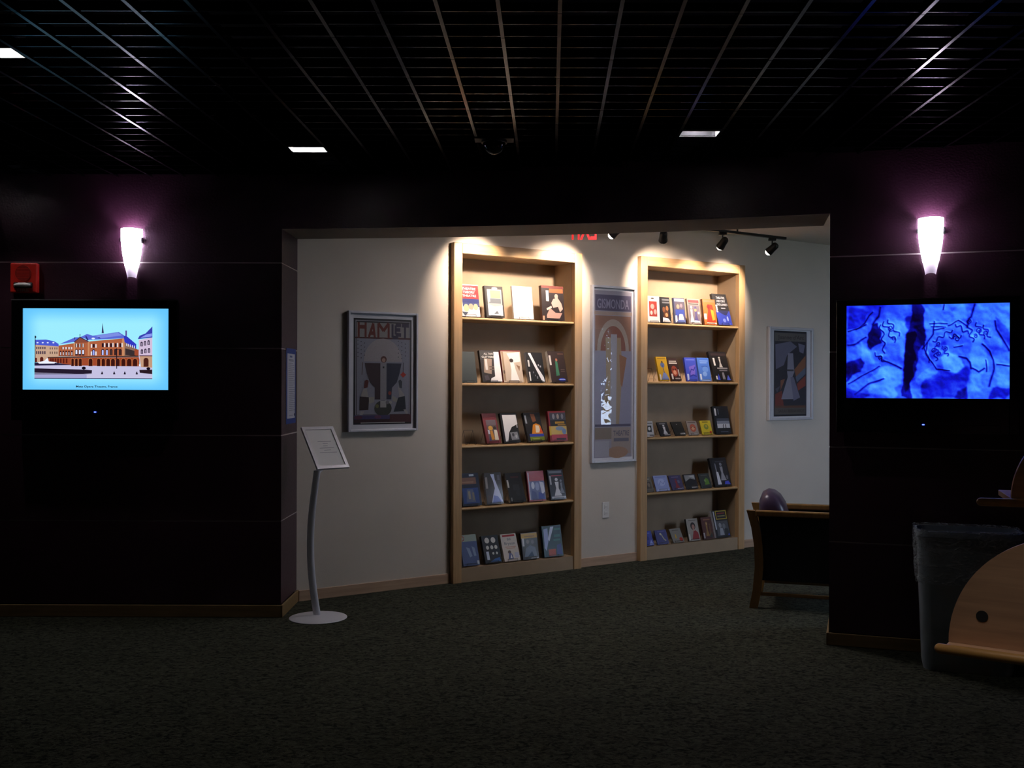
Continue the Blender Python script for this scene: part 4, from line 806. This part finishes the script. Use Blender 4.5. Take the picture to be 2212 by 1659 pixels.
for i, x in enumerate((1220, 1270, 1320, 1375, 1430)): it += [r1(x - 12, 560, x + 12, 606, DK), r1(x + 14, 556, x + 30, 606, '#e6dcdc'), arch(x, 628, 704, 34, DK), arch(x, 640, 702, 20, ('#b4c0ff', '#b4c0ff', '#4a3430', '#3a2624', '#3a2624')[i])]
it += [p1('#4a2a24', (560, 728), (1660, 706), (1660, 722), (700, 738), (560, 745)), p1('#a0482c', (570, 742), (700, 738), (1660, 724), (1660, 836), (870, 826), (570, 780))]
for x in (600, 625, 655, 685, 718, 752, 788): it.append(arch(x, 742, 800, 20, '#5a1c14'))
for x, w_ in ((860, 30), (905, 32), (952, 36), (1075, 46), (1172, 38), (1228, 40), (1286, 44), (1343, 46), (1402, 44), (1468, 48), (1538, 54), (1608, 52)): it += [arch(x, 738, 832, w_ + 8, '#c47a4c'), arch(x, 744, 834, w_, '#3c1410')]
it += [p1('#262040', (404, 795), (560, 790), (690, 800), (870, 822), (404, 830)), p1('#eef2ff', (440, 790), (520, 775), (560, 735), (575, 780), (670, 788), (640, 804), (460, 806)),
       # right building
       p1('#d4c0dc', (1652, 520), (1814, 490), (1814, 850), (1680, 845), (1652, 720)), p1('#c49a7e', (1662, 712), (1814, 706), (1814, 850), (1680, 845)), p1('#3a40b0', (1640, 510), (1660, 470), (1735, 440), (1814, 358), (1814, 490)), p1('#8a9af0', (1670, 495), (1740, 455), (1810, 440), (1810, 478)), r1(1660, 704, 1814, 714, '#5a3a4a')]
for x, y in ((1686, 540), (1727, 530), (1770, 522), (1690, 630), (1732, 622), (1775, 616)): it += [arch(x, y, y + 56, 28, '#3a2c44'), r1(x - 5, y + 16, x + 5, y + 50, '#a89ab4')]
it += [arch(1740, 732, 840, 60, '#4a2018'), r1(1655, 812, 1672, 832, '#f4f4ff'), p1('#241a2c', (404, 862), (1010, 876), (1094, 884), (1090, 922), (960, 926), (404, 915)), p1('#3a3452', (404, 922), (1110, 926), (1010, 932), (404, 935)), r1(404, 936, 1030, 982, '#a7a4d0'), r1(404, 978, 1814, 986, '#3a3460'),
       ('e', *u1(995, 858), .014, .018, '#120c1c'), p1('#2a1a22', (1660, 878), (1814, 874), (1814, 928), (1665, 912)), ('e', *u1(1768, 862), .013, .018, '#120c1c'), r1(1383, 620, 1393, 865, '#1a1020'), r1(1355, 634, 1430, 640, '#1a1020')]
for x in (1214, 1359, 1486, 1630): it += [r1(x - 12, 916, x + 12, 932, '#140e20'), r1(x - 7, 900, x + 7, 918, '#140e20')]
it += [T('Metz Opera Theatre, France', .51, (1116 - 1090) / 970, .026, .285, '#141a28')]
print_obj('screen_print', it, sw, sh_, lambda x, y, kk: tvx(x, y, .0006 + kk), M['screen'], t1, 0.00002)

# right TV: close-up of a blue lit carved relief
t2 = tv_body('television', 'flat screen television showing a bright blue carved relief', rp(.075, 0, 1.232), RT, .945, .745, .055, .893, .195, .715, (.46, .05), 'r')
nx, ny = 340, 204
X, Y = np.meshgrid(np.linspace(150, 1285, nx), np.linspace(745, 1400, ny))
wa = (smooth_noise(nx, ny, 14, 9, 7) - .5) * 56 + (smooth_noise(nx, ny, 40, 26, 8) - .5) * 9
wb = (smooth_noise(nx, ny, 14, 9, 17) - .5) * 56 + (smooth_noise(nx, ny, 40, 26, 18) - .5) * 9
XW, YW = X + wa, Y + wb
def blur(a, n):
    for _ in range(n):
        p = np.pad(a, 1, mode='edge'); a = (p[1:-1, 1:-1] * 2 + p[:-2, 1:-1] + p[2:, 1:-1] + p[1:-1, :-2] + p[1:-1, 2:]) / 6
    return a
hgt = smooth_noise(nx, ny, 8, 5, 1) * .9 + smooth_noise(nx, ny, 18, 11, 2) * .35 + smooth_noise(nx, ny, 44, 27, 3) * .10
v = .34 + .34 * smooth_noise(nx, ny, 5, 4, 11) + .14 * smooth_noise(nx, ny, 13, 8, 12)
def soft(poly, target, k_=1.0, bl=3):
    """paint one form of the picture: pull the tone towards target inside the outline"""
    global v
    mk = blur(inside(poly, XW, YW).astype(float), bl) * k_
    v = v * (1 - mk) + (target + .35 * (v - .5)) * mk
soft([(700, 745), (1285, 745), (1285, 1320), (1160, 1330), (1060, 1350), (1000, 1330), (1030, 1180), (960, 1100), (860, 1190), (760, 1180), (690, 1050)], .66, .8, 10)
soft([(430, 850), (570, 850), (605, 960), (580, 1070), (540, 1190), (430, 1140), (420, 1010), (390, 930)], .66, .9, 5)
soft([(430, 745), (600, 745), (600, 850), (440, 850)], .60, .8, 8)
soft([(420, 1190), (545, 1195), (500, 1385), (290, 1385), (320, 1290)], .74, .9, 7)
soft([(250, 990), (330, 1080), (360, 1160), (260, 1180)], .70, .8, 8)
soft([(590, 1290), (760, 1190), (805, 1220), (690, 1290), (680, 1400), (590, 1400)], .66, .9, 4)
soft([(840, 1120), (960, 1100), (1000, 1160), (930, 1230), (850, 1200)], .80, .9, 6)
soft([(1030, 960), (1110, 960), (1110, 1330), (1040, 1340)], .78, .7, 10); soft([(1190, 1080), (1285, 1090), (1285, 1300), (1180, 1310)], .74, .7, 10); soft([(880, 780), (1000, 770), (1010, 850), (900, 860)], .76, .8, 9)
soft([(298, 970), (330, 890), (380, 850), (405, 900), (390, 960), (425, 1010), (350, 1075), (320, 1040)], .10, .95, 3)
soft([(620, 745), (660, 745), (705, 800), (692, 900), (686, 1000), (662, 1100), (668, 1200), (600, 1280), (592, 1400), (525, 1400), (550, 1200), (570, 1080), (575, 950), (600, 900)], .12, .95, 3)
soft([(560, 860), (640, 790), (690, 830), (690, 900), (600, 930)], .26, .9, 5); soft([(585, 940), (640, 930), (650, 1060), (640, 1210), (560, 1370), (540, 1300), (560, 1180)], .05, .9, 4)
soft([(690, 1300), (800, 1245), (900, 1245), (1010, 1160), (1032, 1220), (1000, 1320), (960, 1400), (690, 1400)], .30, .85, 8); soft([(940, 1330), (1010, 1300), (990, 1400), (900, 1400)], .14, .9, 5)
soft([(165, 1140), (250, 1105), (275, 1160), (262, 1225), (200, 1245), (160, 1290), (150, 1180)], .12, .9, 4); soft([(150, 745), (330, 780), (280, 880), (150, 920)], .30, .9, 5); soft([(1160, 1325), (1290, 1320), (1290, 1410), (1150, 1410)], .24, .9, 5); soft([(140, 1310), (300, 1400), (140, 1410)], .22, .9, 6); soft([(1190, 830), (1285, 960), (1285, 1080), (1220, 980)], .34, .8, 6); soft([(770, 1000), (850, 1010), (860, 1110), (790, 1130), (740, 1100)], .34, .7, 6)
# carved lines: dark groove with a bright lip
def groove(pts, wd, k_=.75):
    global v
    d = dist_line(pts, X + wa * .25, Y + wb * .25); d2 = dist_line([(a + 5, b - 7) for a, b in pts], X + wa * .25, Y + wb * .25)
    v = v * (1 - k_ * np.exp(-(d / wd) ** 2)) + .16 * np.exp(-(d2 / 6) ** 2) * (1 - np.exp(-(d / wd) ** 2))
def wav(p, q, n, amp, ph=0.0):
    dx, dy = q[0] - p[0], q[1] - p[1]; L_ = math.hypot(dx, dy)
    return [(p[0] + dx * t_ - dy / L_ * amp * math.sin(ph + 2 * PI * n * t_), p[1] + dy * t_ + dx / L_ * amp * math.sin(ph + 2 * PI * n * t_)) for t_ in [i_ / 24 for i_ in range(25)]]
def curl(cx_, cy_, r_, a0, turns=1.3): return [(cx_ + r_ * (1 - .7 * t_) * math.cos(a0 + turns * 2 * PI * t_), cy_ + r_ * (1 - .7 * t_) * math.sin(a0 + turns * 2 * PI * t_)) for t_ in [i_ / 16 for i_ in range(17)]]
for p, q_, n, am in (((420, 860), (500, 1010), 2, 16), ((400, 880), (430, 1080), 2.5, 12), ((450, 850), (530, 960), 2, 12), ((360, 1080), (430, 1140), 1.5, 14), ((760, 1000), (900, 930), 2.5, 12), ((790, 1030), (790, 1140), 2, 14), ((830, 1040), (870, 1110), 2, 10), ((880, 980), (960, 960), 1.5, 14), ((920, 890), (1010, 950), 2, 10), ((1010, 890), (1040, 1010), 2, 14), ((1060, 880), (1120, 990), 2, 14), ((1110, 900), (1160, 980), 1.5, 12), ((700, 1010), (740, 1150), 1, 10)): groove(wav(p, q_, n, am), 5)
for c_ in ((770, 1060, 18, 0), (810, 1090, 16, 2), (850, 1060, 18, 4), (800, 1020, 16, 1), (930, 985, 22, 3), (1010, 870, 18, 5), (1080, 930, 20, 0), (1130, 950, 16, 2), (470, 910, 20, 1), (490, 980, 18, 3), (400, 1110, 16, 2), (1060, 970, 14, 4)): groove(curl(*c_), 4)
for wd, *pts in ((8, (1055, 745), (1030, 830), (1010, 850), (1000, 910)), (6, (775, 870), (760, 950), (690, 1050)), (5, (720, 1010), (715, 1080), (760, 1150), (790, 1200), (880, 1205)), (7, (1100, 1030), (1150, 1080), (1178, 1140), (1180, 1200), (1150, 1310)), (7, (950, 1110), (1000, 1122), (1025, 1150), (1030, 1190)), (8, (395, 755), (375, 820), (340, 880)), (7, (1190, 870), (1200, 930), (1240, 1000), (1280, 1070)), (4, (740, 885), (860, 876)), (4, (750, 905), (850, 903)), (4, (770, 925), (840, 912)), (7, (415, 1130), (470, 1160), (540, 1190)), (5, (1120, 1140), (1130, 1210)), (7, (210, 1370), (300, 1310), (420, 1260)), (6, (170, 1300), (280, 1240), (390, 1180)), (5, (160, 930), (290, 880)), (6, (160, 1030), (200, 1020), (290, 975)), (4, (910, 1045), (970, 1030)), (5, (870, 890), (940, 860), (1000, 905)), (5, (840, 745), (835, 780)), (6, (1040, 1190), (1080, 1215), (1110, 1190)), (5, (1200, 1170), (1280, 1175)), (6, (340, 790), (280, 870), (220, 910))): groove(pts, wd)
gy, gx = np.gradient(hgt); v = v + np.clip((gx * .7 - gy * 1.0) * 4.5, -.22, .24)
v = np.clip(v + (smooth_noise(nx, ny, 150, 90, 31) - .5) * .05, 0, 1.1)
st = [0, .15, .35, .55, .75, 1.0]
rgb = np.stack([np.interp(v, st, c) for c in ([.03, .04, .07, .15, .25, .42], [.01, .03, .10, .30, .55, .80], [.16, .45, .88, 1, 1, 1])], 2)
raster_obj('screen', rgb, .838, .52, lambda x, y, kk: (.055 + x, -.0935, .195 + y), M['screen'], t2)

# ------------------------------------------------------------------ wall sconces
def sconce(label, loc, rot):
    t = thing('wall_sconce', label, 'sconce', loc, rot, 'glass wall sconces')
    prof = [(0.0, .027), (.03, .033), (.07, .042), (.12, .052), (.17, .060), (.22, .065), (.27, .0675), (.315, .068)]
    rings = []
    for z, r in prof:
        rings.append([(-r * math.cos(PI * i / 20), -.004 - r * 1.15 * math.sin(PI * i / 20) , z + (.008 * math.sin(PI * i / 20) if z == 0 else 0)) for i in range(21)])
    MB().rings(rings[2:], False, False, False).build('glass_shade', M['shade_lit'], t, True)
    MB().rings(rings[:3], False, False, False).build('frosted_tip', M['shade'], t, True)
    MB().box(-.022, .022, -.006, -.0005, .06, .26, .002).build('backplate', M['chrome'], t)
    MB().box(.060, .074, -.026, -.004, .225, .262, .002).build('bracket', M['chrome'], t)
    MB().box(-.0755, -.066, -.02, -.004, .235, .258, .002).build('bracket', M['chrome'], t)
    bz = .25
    MB().rings([[(r * math.cos(2 * PI * i / 12), -.038 + r * math.sin(2 * PI * i / 12), z) for i in range(12)] for z, r in ((.10, .012), (.13, .012))]).build('lamp_holder', M['white'], t)
    ld = bpy.data.lights.new('sconce_lamp', 'POINT'); ld.energy = POW_SCONCE; ld.color = (.90, .62, 1.0); ld.shadow_soft_size = .03
    lo = bpy.data.objects.new('sconce_lamp', ld); COL.objects.link(lo); lo.parent = t; lo.location = (0, -.038, bz)
    return t
sconce('glowing white glass wall sconce above the television with the opera house', (-2.437, LY, 2.168), 0)
sconce('glowing white glass wall sconce above the television with the blue relief', rp(.576, 0, 2.118), RT)

# ------------------------------------------------------------------ fire alarm
t = thing('fire_alarm', 'red fire alarm with strobe and round horn grille above the left television', 'fire alarm', (-3.115, LY, 2.072))
MB().box(-.085, .085, -.045, -.0005, 0, .19, .008).build('housing', M['red'], t)
g = MB().cyl((-.0, -.045, .125), (-.0, -.050, .125), .05, n=28).build('horn_grille', M['alarm_dark'], t)
for i in range(7): MB().box(-.04, .04, -.0515, -.05, .098 + i * .009, .100 + i * .009).build('slot', M['red'], g)
MB().box(-.06, .06, -.052, -.045, .03, .066, .006).build('strobe_base', M['chrome'], t)
MB().tube([(-.05, -.054, .048), (-.02, -.066, .05), (.02, -.066, .05), (.05, -.054, .048)], [.008, .013, .013, .008], 10).build('strobe_lens', M['lens'], t, True)
print_obj('lettering', [T('FIRE', .5, 0, 1, 1, '#d8c8c0')], .075, .018, lambda x, y, kk: (x - .0375, -.0456, .008 + y), M['print'], t)

# ------------------------------------------------------------------ recessed downlights, dome camera
def bar_x(k, y): return 0.162 + SP * k + 0.0366 * (y - 3.576)
def downlight(k, j, label, power):
    y0 = 3.70 + CR * j + 0.003; y1 = y0 + CR - 0.006; xa, xb = bar_x(k, y0) + .008, bar_x(k + 1, y0) - .008
    cx, cy = (xa + xb) / 2, (y0 + y1) / 2
    t = thing('downlight', label, 'downlight', (cx, cy, CEIL), 0, 'square recessed downlights')
    hx, hy = (xb - xa) / 2, (y1 - y0) / 2; zt = .16
    m = MB()
    m.box(-hx, -hx + .003, -hy, hy, .001, zt).box(hx - .003, hx, -hy, hy, .001, zt).box(-hx + .003, hx - .003, -hy, -hy + .003, .001, zt).box(-hx + .003, hx - .003, hy - .003, hy, .001, zt).box(-hx, hx, -hy, hy, zt, zt + .004)
    m.build('reflector', M['reflector'], t)
    MB().cyl((0, 0, zt - .002), (0, 0, zt - .012), .035, n=16).build('lamp', M['bulb'], t)
    ld = bpy.data.lights.new('down_lamp', 'SPOT'); ld.energy = power; ld.color = (1.0, .93, .88); ld.spot_size = math.radians(120); ld.spot_blend = .5; ld.shadow_soft_size = .03
    lo = bpy.data.objects.new('down_lamp', ld); COL.objects.link(lo); lo.parent = t; lo.location = (0, 0, zt - .02)
downlight(-7, 16, 'square downlight above the left edge of the wide opening', POW_DOWN)
downlight(3, 13, 'square downlight above the right part of the wide opening', POW_DOWN)
downlight(-11, 3, 'large square downlight at the upper left edge', POW_DOWN)
downlight(-17, 19, 'square downlight close to the left wall above the fire alarm', POW_DOWN * 1.6)
for k_, j_, w_ in ((-6, -8, 'leftmost'), (0, -12, 'middle'), (3, -9, 'third'), (5, -7, 'rightmost')): downlight(k_, j_, w_ + ' of the added unseen downlights nearer the viewer, above the carpet', POW_DOWN * (1.5 if k_ > 2 else 1))  # added lamps out of view, brightening the foreground carpet and the racks

t = thing('dome_camera', 'black dome camera on the ceiling grid above the wide opening', 'camera', (-0.10, 5.60, CEIL))
MB().box(-.105, .105, -.05, .05, -.006, -.0005, .002).build('mounting_plate', M['track'], t)
rg = [[((.062 * math.cos(a)) * math.cos(2 * PI * i / 24), (.062 * math.cos(a)) * math.sin(2 * PI * i / 24), -.02 - .062 * math.sin(a)) for i in range(24)] for a in [PI / 2 * k / 7 * .98 for k in range(8)]]
MB().rings([[(.07 * math.cos(2 * PI * i / 24), .07 * math.sin(2 * PI * i / 24), z) for i in range(24)] for z in (-.006, -.02)]).build('collar', M['track'], t, True)
MB().rings(rg).build('dome', M['dome'], t, True)

# ------------------------------------------------------------------ blue edged notice on the jamb
t = thing('notice_sheet', 'blue bordered white notice on the dark jamb beside the opening', 'notice', (LX, 6.775, 1.232))
def jx(x, y, kk): return (.0022 + kk, x, y)
MB().box(.0004, .002, 0, .30, 0, .50).build('sheet', M['paper'], t)
rows = [R(0, 0, 1, 1, '#27438f'), R(.12, .07, .90, .93, '#c9cbd8'), R(.36, .88, .62, .905, '#5a6a9c'), R(.26, .845, .76, .855, '#7a7f94'), R(.26, .83, .76, .838, '#7a7f94')]
for i in range(26): rows.append(R(.2, .80 - i * .025, .80 - .10 * ((i * 7) % 4 == 0), .806 - i * .025, '#83879a'))
rows += [E_(.74, .115, .05, .02, '#2a2c38'), R(.2, .105, .6, .112, '#83879a')]
print_obj('notice_print', rows, .30, .50, jx, M['poster'], t)

# ------------------------------------------------------------------ sign stand
t = thing('sign_stand', 'silver floor sign stand with a curved pole and tilted sheet holder', 'sign stand', (-1.235, 6.63, 0))
rg = [[(r * math.cos(2 * PI * i / 40), r * math.sin(2 * PI * i / 40), z) for i in range(40)] for r, z in ((.18, 0), (.184, .003), (.182, .006), (.15, .012), (.10, .018), (.05, .021), (.02, .022))]
MB().rings(rg).build('base', M['steel'], t, True)
pp = []
for i in range(25):
    f = i / 24; z = .018 + f * .925
    xo = -.006 - .046 * math.sin(PI * min(1, f * 1.0) ** .95) - .002 * f
    pp.append((xo, .012 * math.sin(PI * f), z))
m = MB(); rings = []
for i, p in enumerate(pp):
    rx = .024 - .002 * i / 24
    rings.append([(p[0] + rx * math.cos(2 * PI * k_ / 16), p[1] + rx * .72 * math.sin(2 * PI * k_ / 16), p[2]) for k_ in range(16)])
MB().rings(rings).build('pole', M['steel'], t, True)
phi = math.radians(48); tau = math.radians(38)
Wd = Vector((math.sin(phi), math.cos(phi), 0)); Ld = Vector((-math.cos(phi), math.sin(phi), 0)); Ud = Ld * math.sin(tau) + Vector((0, 0, math.cos(tau))); Nd = Wd.cross(Ud).normalized()
org = Vector((-.006, -.012, .950)) 
def sp(x, y, k_): return tuple(org + Wd * x + Ud * y + Nd * k_)
hw_, hh_ = .240, .331
def sbox(m, x0, x1, y0, y1, k0, k1): m.add([sp(x, y, k_) for k_ in (k0, k1) for y in (y0, y1) for x in (x0, x1)], [(0, 2, 3, 1), (4, 5, 7, 6), (0, 1, 5, 4), (2, 6, 7, 3), (0, 4, 6, 2), (1, 3, 7, 5)])
m = MB(); sbox(m, 0, hw_, 0, hh_, -.008, 0); m.build('holder_back', M['steel'], t)
fr = MB()
for x0, x1, y0, y1 in ((0, .022, 0, hh_), (hw_ - .022, hw_, 0, hh_), (.022, hw_ - .022, 0, .022), (.022, hw_ - .022, hh_ - .022, hh_)): sbox(fr, x0, x1, y0, y1, .0002, .007)
fr.build('snap_frame', M['silver'], t)
m = MB(); sbox(m, .022, hw_ - .022, .022, hh_ - .022, .0002, .0014); m.build('sheet', M['paper'], t)
ln = [R(.30, .66, .82, .675, '#8a8c98'), R(.46, .60, .66, .612, '#8a8c98'), R(.44, .54, .62, .552, '#9a9ca6'), R(.28, .48, .84, .492, '#8a8c98'), R(.42, .42, .68, .432, '#9a9ca6'), R(.22, .355, .88, .367, '#8a8c98')]
print_obj('sheet_print', ln, hw_ - .044, hh_ - .044, lambda x, y, k_: sp(.022 + x, .022 + y, .0018 + k_), M['poster'], t)
MB().tube([(-.008, 0, .93), sp(.10, .05, -.012)], [.016, .012], 10).build('tilt_joint', M['steel'], t)

# ------------------------------------------------------------------ armchair (faces right, its side to us)
t = thing('armchair', 'wooden framed armchair with black side panel and rounded plum back', 'armchair', (1.625, 6.96, 0), math.radians(-17))
WC = 0.47; DC = 0.74
def leg_prof(rear):
    if rear:
        c = [(0.0, .0), (.022, .12), (.036, .28), (.030, .42), (.012, .54), (-.012, .628), (-.020, .655)]
        return [(x - .028, z) for x, z in c] + [(x + .028, z) for x, z in reversed(c)]
    c = [(DC, .0), (DC - .015, .15), (DC - .02, .4), (DC, .655)]
    return [(x - .026, z) for x, z in c] + [(x + .026, z) for x, z in reversed(c)]
for y0 in (0, WC):
    for rear in (True, False):
        MB().extrude_profile(leg_prof(rear), y0, y0 + .045, lambda p, q_, y: (p, y, q_)).build('leg', M['chairwood'], t, True)
    MB().box(.01, DC + .02, y0 - .004, y0 + .052, .618, .656, .008).build('arm_rail', M['chairwood'], t)
    sd = MB().extrude_profile([(.052, .19), (DC - .03, .19), (DC - .03, .617), (.030, .617), (.050, .5), (.064, .32)], y0 + .008, y0 + .037, lambda p, q_, y: (p, y, q_)); sd.build('side_panel', M['blackfab'], t)
    MB().box(.022, DC - .025, y0 + .012, y0 + .034, .085, .108, .004).build('stretcher', M['chairwood'], t)
MB().box(.06, .09, .046, WC - .001, .20, .25).build('rear_rail', M['chairwood'], t)
MB().box(.08, DC, .047, WC - .002, .26, .43, .03).build('seat_cushion', M['vinyl'], t, True)
# back cushion: domed profile, rounded towards its ends
bp = [(.045, .30), (.032, .5), (.024, .64), (.026, .71), (.044, .757), (.080, .777), (.122, .770), (.160, .742), (.194, .69), (.216, .62), (.225, .50), (.225, .30)]
bp2 = []
for (a, b), (c, d) in zip(bp, bp[1:] + bp[:1]): bp2 += [(a, b), ((a + c) / 2, (b + d) / 2)]
rings = []
cx, cz = .12, .48
for i in range(21):
    f = -1 + 2 * i / 20; y = .047 + (WC - .049) * (i / 20); sc_ = (1 - abs(f) ** 4) ** .5 if abs(f) < 1 else 0.0
    rings.append([(cx + (x - cx) * (.62 + .38 * sc_), y, cz + (z - cz) * (.70 + .30 * sc_ if z > cz else 1)) for x, z in bp2])
MB().rings(rings).build('back_cushion', M['vinyl'], t, True)

# ------------------------------------------------------------------ waste bin with clear liner
t = thing('waste_bin', 'grey rectangular waste bin with a clear plastic liner by the right wall', 'bin', (2.415, 5.50, 0), RT)
def rr(hx, hy, r, z, n=6, wob=0.0, seed=0):
    rnd = random.Random(seed); p = []
    for cx_, cy_, a0 in ((hx - r, hy - r, 0), (-hx + r, hy - r, PI / 2), (-hx + r, -hy + r, PI), (hx - r, -hy + r, 1.5 * PI)):
        for i in range(n + 1):
            a = a0 + PI / 2 * i / n; w_ = rnd.uniform(-wob, wob)
            p.append((cx_ + (r + w_) * math.cos(a), cy_ + (r + w_) * math.sin(a), z + rnd.uniform(-wob, wob)))
    return p
MB().rings([rr(.215, .105, .05, 0), rr(.222, .112, .055, .03), rr(.248, .130, .06, .70), rr(.256, .138, .065, .705), rr(.256, .138, .065, .735), rr(.246, .128, .058, .735), rr(.236, .120, .055, .60), rr(.208, .100, .045, .02)], True, True).build('body', M['can'], t, True)
def rrw(hx, hy, z, seed):
    rnd = random.Random(seed); p = []; base_ = rr(hx, hy, .06, z, 14)
    for i, (x, y, zz) in enumerate(base_):
        w_ = rnd.uniform(-.004, .006); l_ = math.hypot(x, y); p.append((x * (1 + w_ / l_), y * (1 + w_ / l_), zz + rnd.uniform(-.004, .004)))
    return p
MB().rings([rrw(.238, .118, .56, 9), rrw(.248, .130, .68, 1), rrw(.252, .134, .742, 2), rrw(.262, .144, .744, 3), rrw(.264, .146, .70, 4), rrw(.262, .144, .64, 5), rrw(.260, .142, .58, 6), rrw(.258, .140, .52, 7), rrw(.254, .138, .46, 8)], False, False).build('bin_liner', M['film'], t, True)

# ------------------------------------------------------------------ wooden display racks at the right edge
def rack(label, p0, z, ang, off, rad, gt, gz, legx):
    t = thing('display_rack', label, 'display rack', (p0[0], p0[1], 0), ang, 'wooden display racks')
    LEN = 1.1; r = .0165
    # rounded front edge with a domed end
    pts, rd = [], []
    for i in range(5): pts.append((r * (1 - math.cos(PI / 2 * i / 4)), 0, z)); rd.append(max(.002, r * math.sin(PI / 2 * i / 4)))
    pts.append((LEN, 0, z)); rd.append(r)
    MB().tube(pts, rd, 14).build('rounded_edge', M['rack_edge'], t, True)
    MB().box(off + .0, LEN, r * .8, .42, z - .012, z + .012, .003).build('shelf_board', M['rack'], t)
    yb = .055; zb = z + .0125
    prof = [(off + rad + rad * math.cos(PI - PI * i / 40), zb + .0 + rad * 1.04 * math.sin(PI * i / 40)) for i in range(41)]
    pan = MB().extrude_profile(prof, yb, yb + .024, lambda p, q_, y: (p, y, q_)).build('half_round_panel', M['rack'], t)
    a = gt
    MB().cyl((a, yb - .0015, gz), (a, yb + .002, gz), .018, n=20).build('cable_grommet', M['hole'], pan)
    for x in legx:
        MB().box(x - .03, x + .03, .06, .36, 0, z - .0125, .006).build('leg', M['rack'], t)
    return t
rack('near wooden rack with half-round panel and dark grommet at the lower right edge', (1.347, 3.30), .665, math.atan2(-.574, .82), .03, .345, .13, .772, (.72, 1.0))
rack('far wooden rack with half-round panel at the right edge above the bin', (1.851, 4.13), 1.037, math.atan2(-.30, .95), .135, .30, .215, 1.085, (.62, 1.0))
a = math.atan2(-.574, .82)
px, py = 1.347 + .82 * .262 + .574 * .032, 3.30 - .574 * .262 + .82 * .032
t = thing('book', 'white spined book standing before the half-round panel of the near rack', 'book', (px, py, .6775), a)
MB().box(0, .003, -.006, .018, 0, .20).box(.027, .030, -.006, .018, 0, .20).build('cover', pm('rack_book_cover', '#1a1a1c', .4), t)
MB().box(.0, .030, -.008, -.0062, 0, .20).build('spine', pm('rack_book_spine', '#c8c6c4', .4), t)
MB().box(.0032, .0268, -.006, .016, .003, .197).build('pages', M['pages'], t)
print_obj('spine_print', [R(.1, .03, .9, .30, '#8a2020'), R(.2, .9, .5, .92, '#44444a'), R(.3, .40, .6, .82, '#8a8a90')], .03, .20, lambda x, y, k_: (x, -.0083 - k_, y), M['print'], t)

# ------------------------------------------------------------------ tree outside the rear window
t = thing('tree', 'leafy tree outside the rear room window', 'tree', (7.4, 6.3, 0))
MB().tube([(0, 0, 0), (.05, .03, 1.0), (-.04, .08, 2.2), (.0, .1, 3.2)], [.12, .10, .07, .03], 8).build('trunk', M['bark'], t, True)
rnd = random.Random(8); m = MB()
for i in range(4600):
    th_, ph_ = rnd.uniform(0, 2 * PI), rnd.uniform(-1, 1); rr_ = rnd.random() ** .5
    c = Vector((.9 * rr_ * math.cos(th_), 1.5 * rr_ * math.sin(th_), 1.9 + 1.3 * rr_ * ph_)); s_ = rnd.uniform(.04, .08)
    a_ = Vector((rnd.uniform(-1, 1), rnd.uniform(-1, 1), rnd.uniform(-1, 1))).normalized(); b_ = a_.orthogonal().normalized()
    m.add([c - a_ * s_, c + b_ * s_ * .5, c + a_ * s_, c - b_ * s_ * .5], [(0, 1, 2, 3)])
lf = m.build('foliage', M['leaf'], t); lf['kind'] = 'stuff'
g_ = MB().box(5.75, 14, -2, 15, -.3, -.1).build('ground_outside', pm('grass_ground', '#4c5a36', .95, vary=.2, scale=4)); struct(g_)
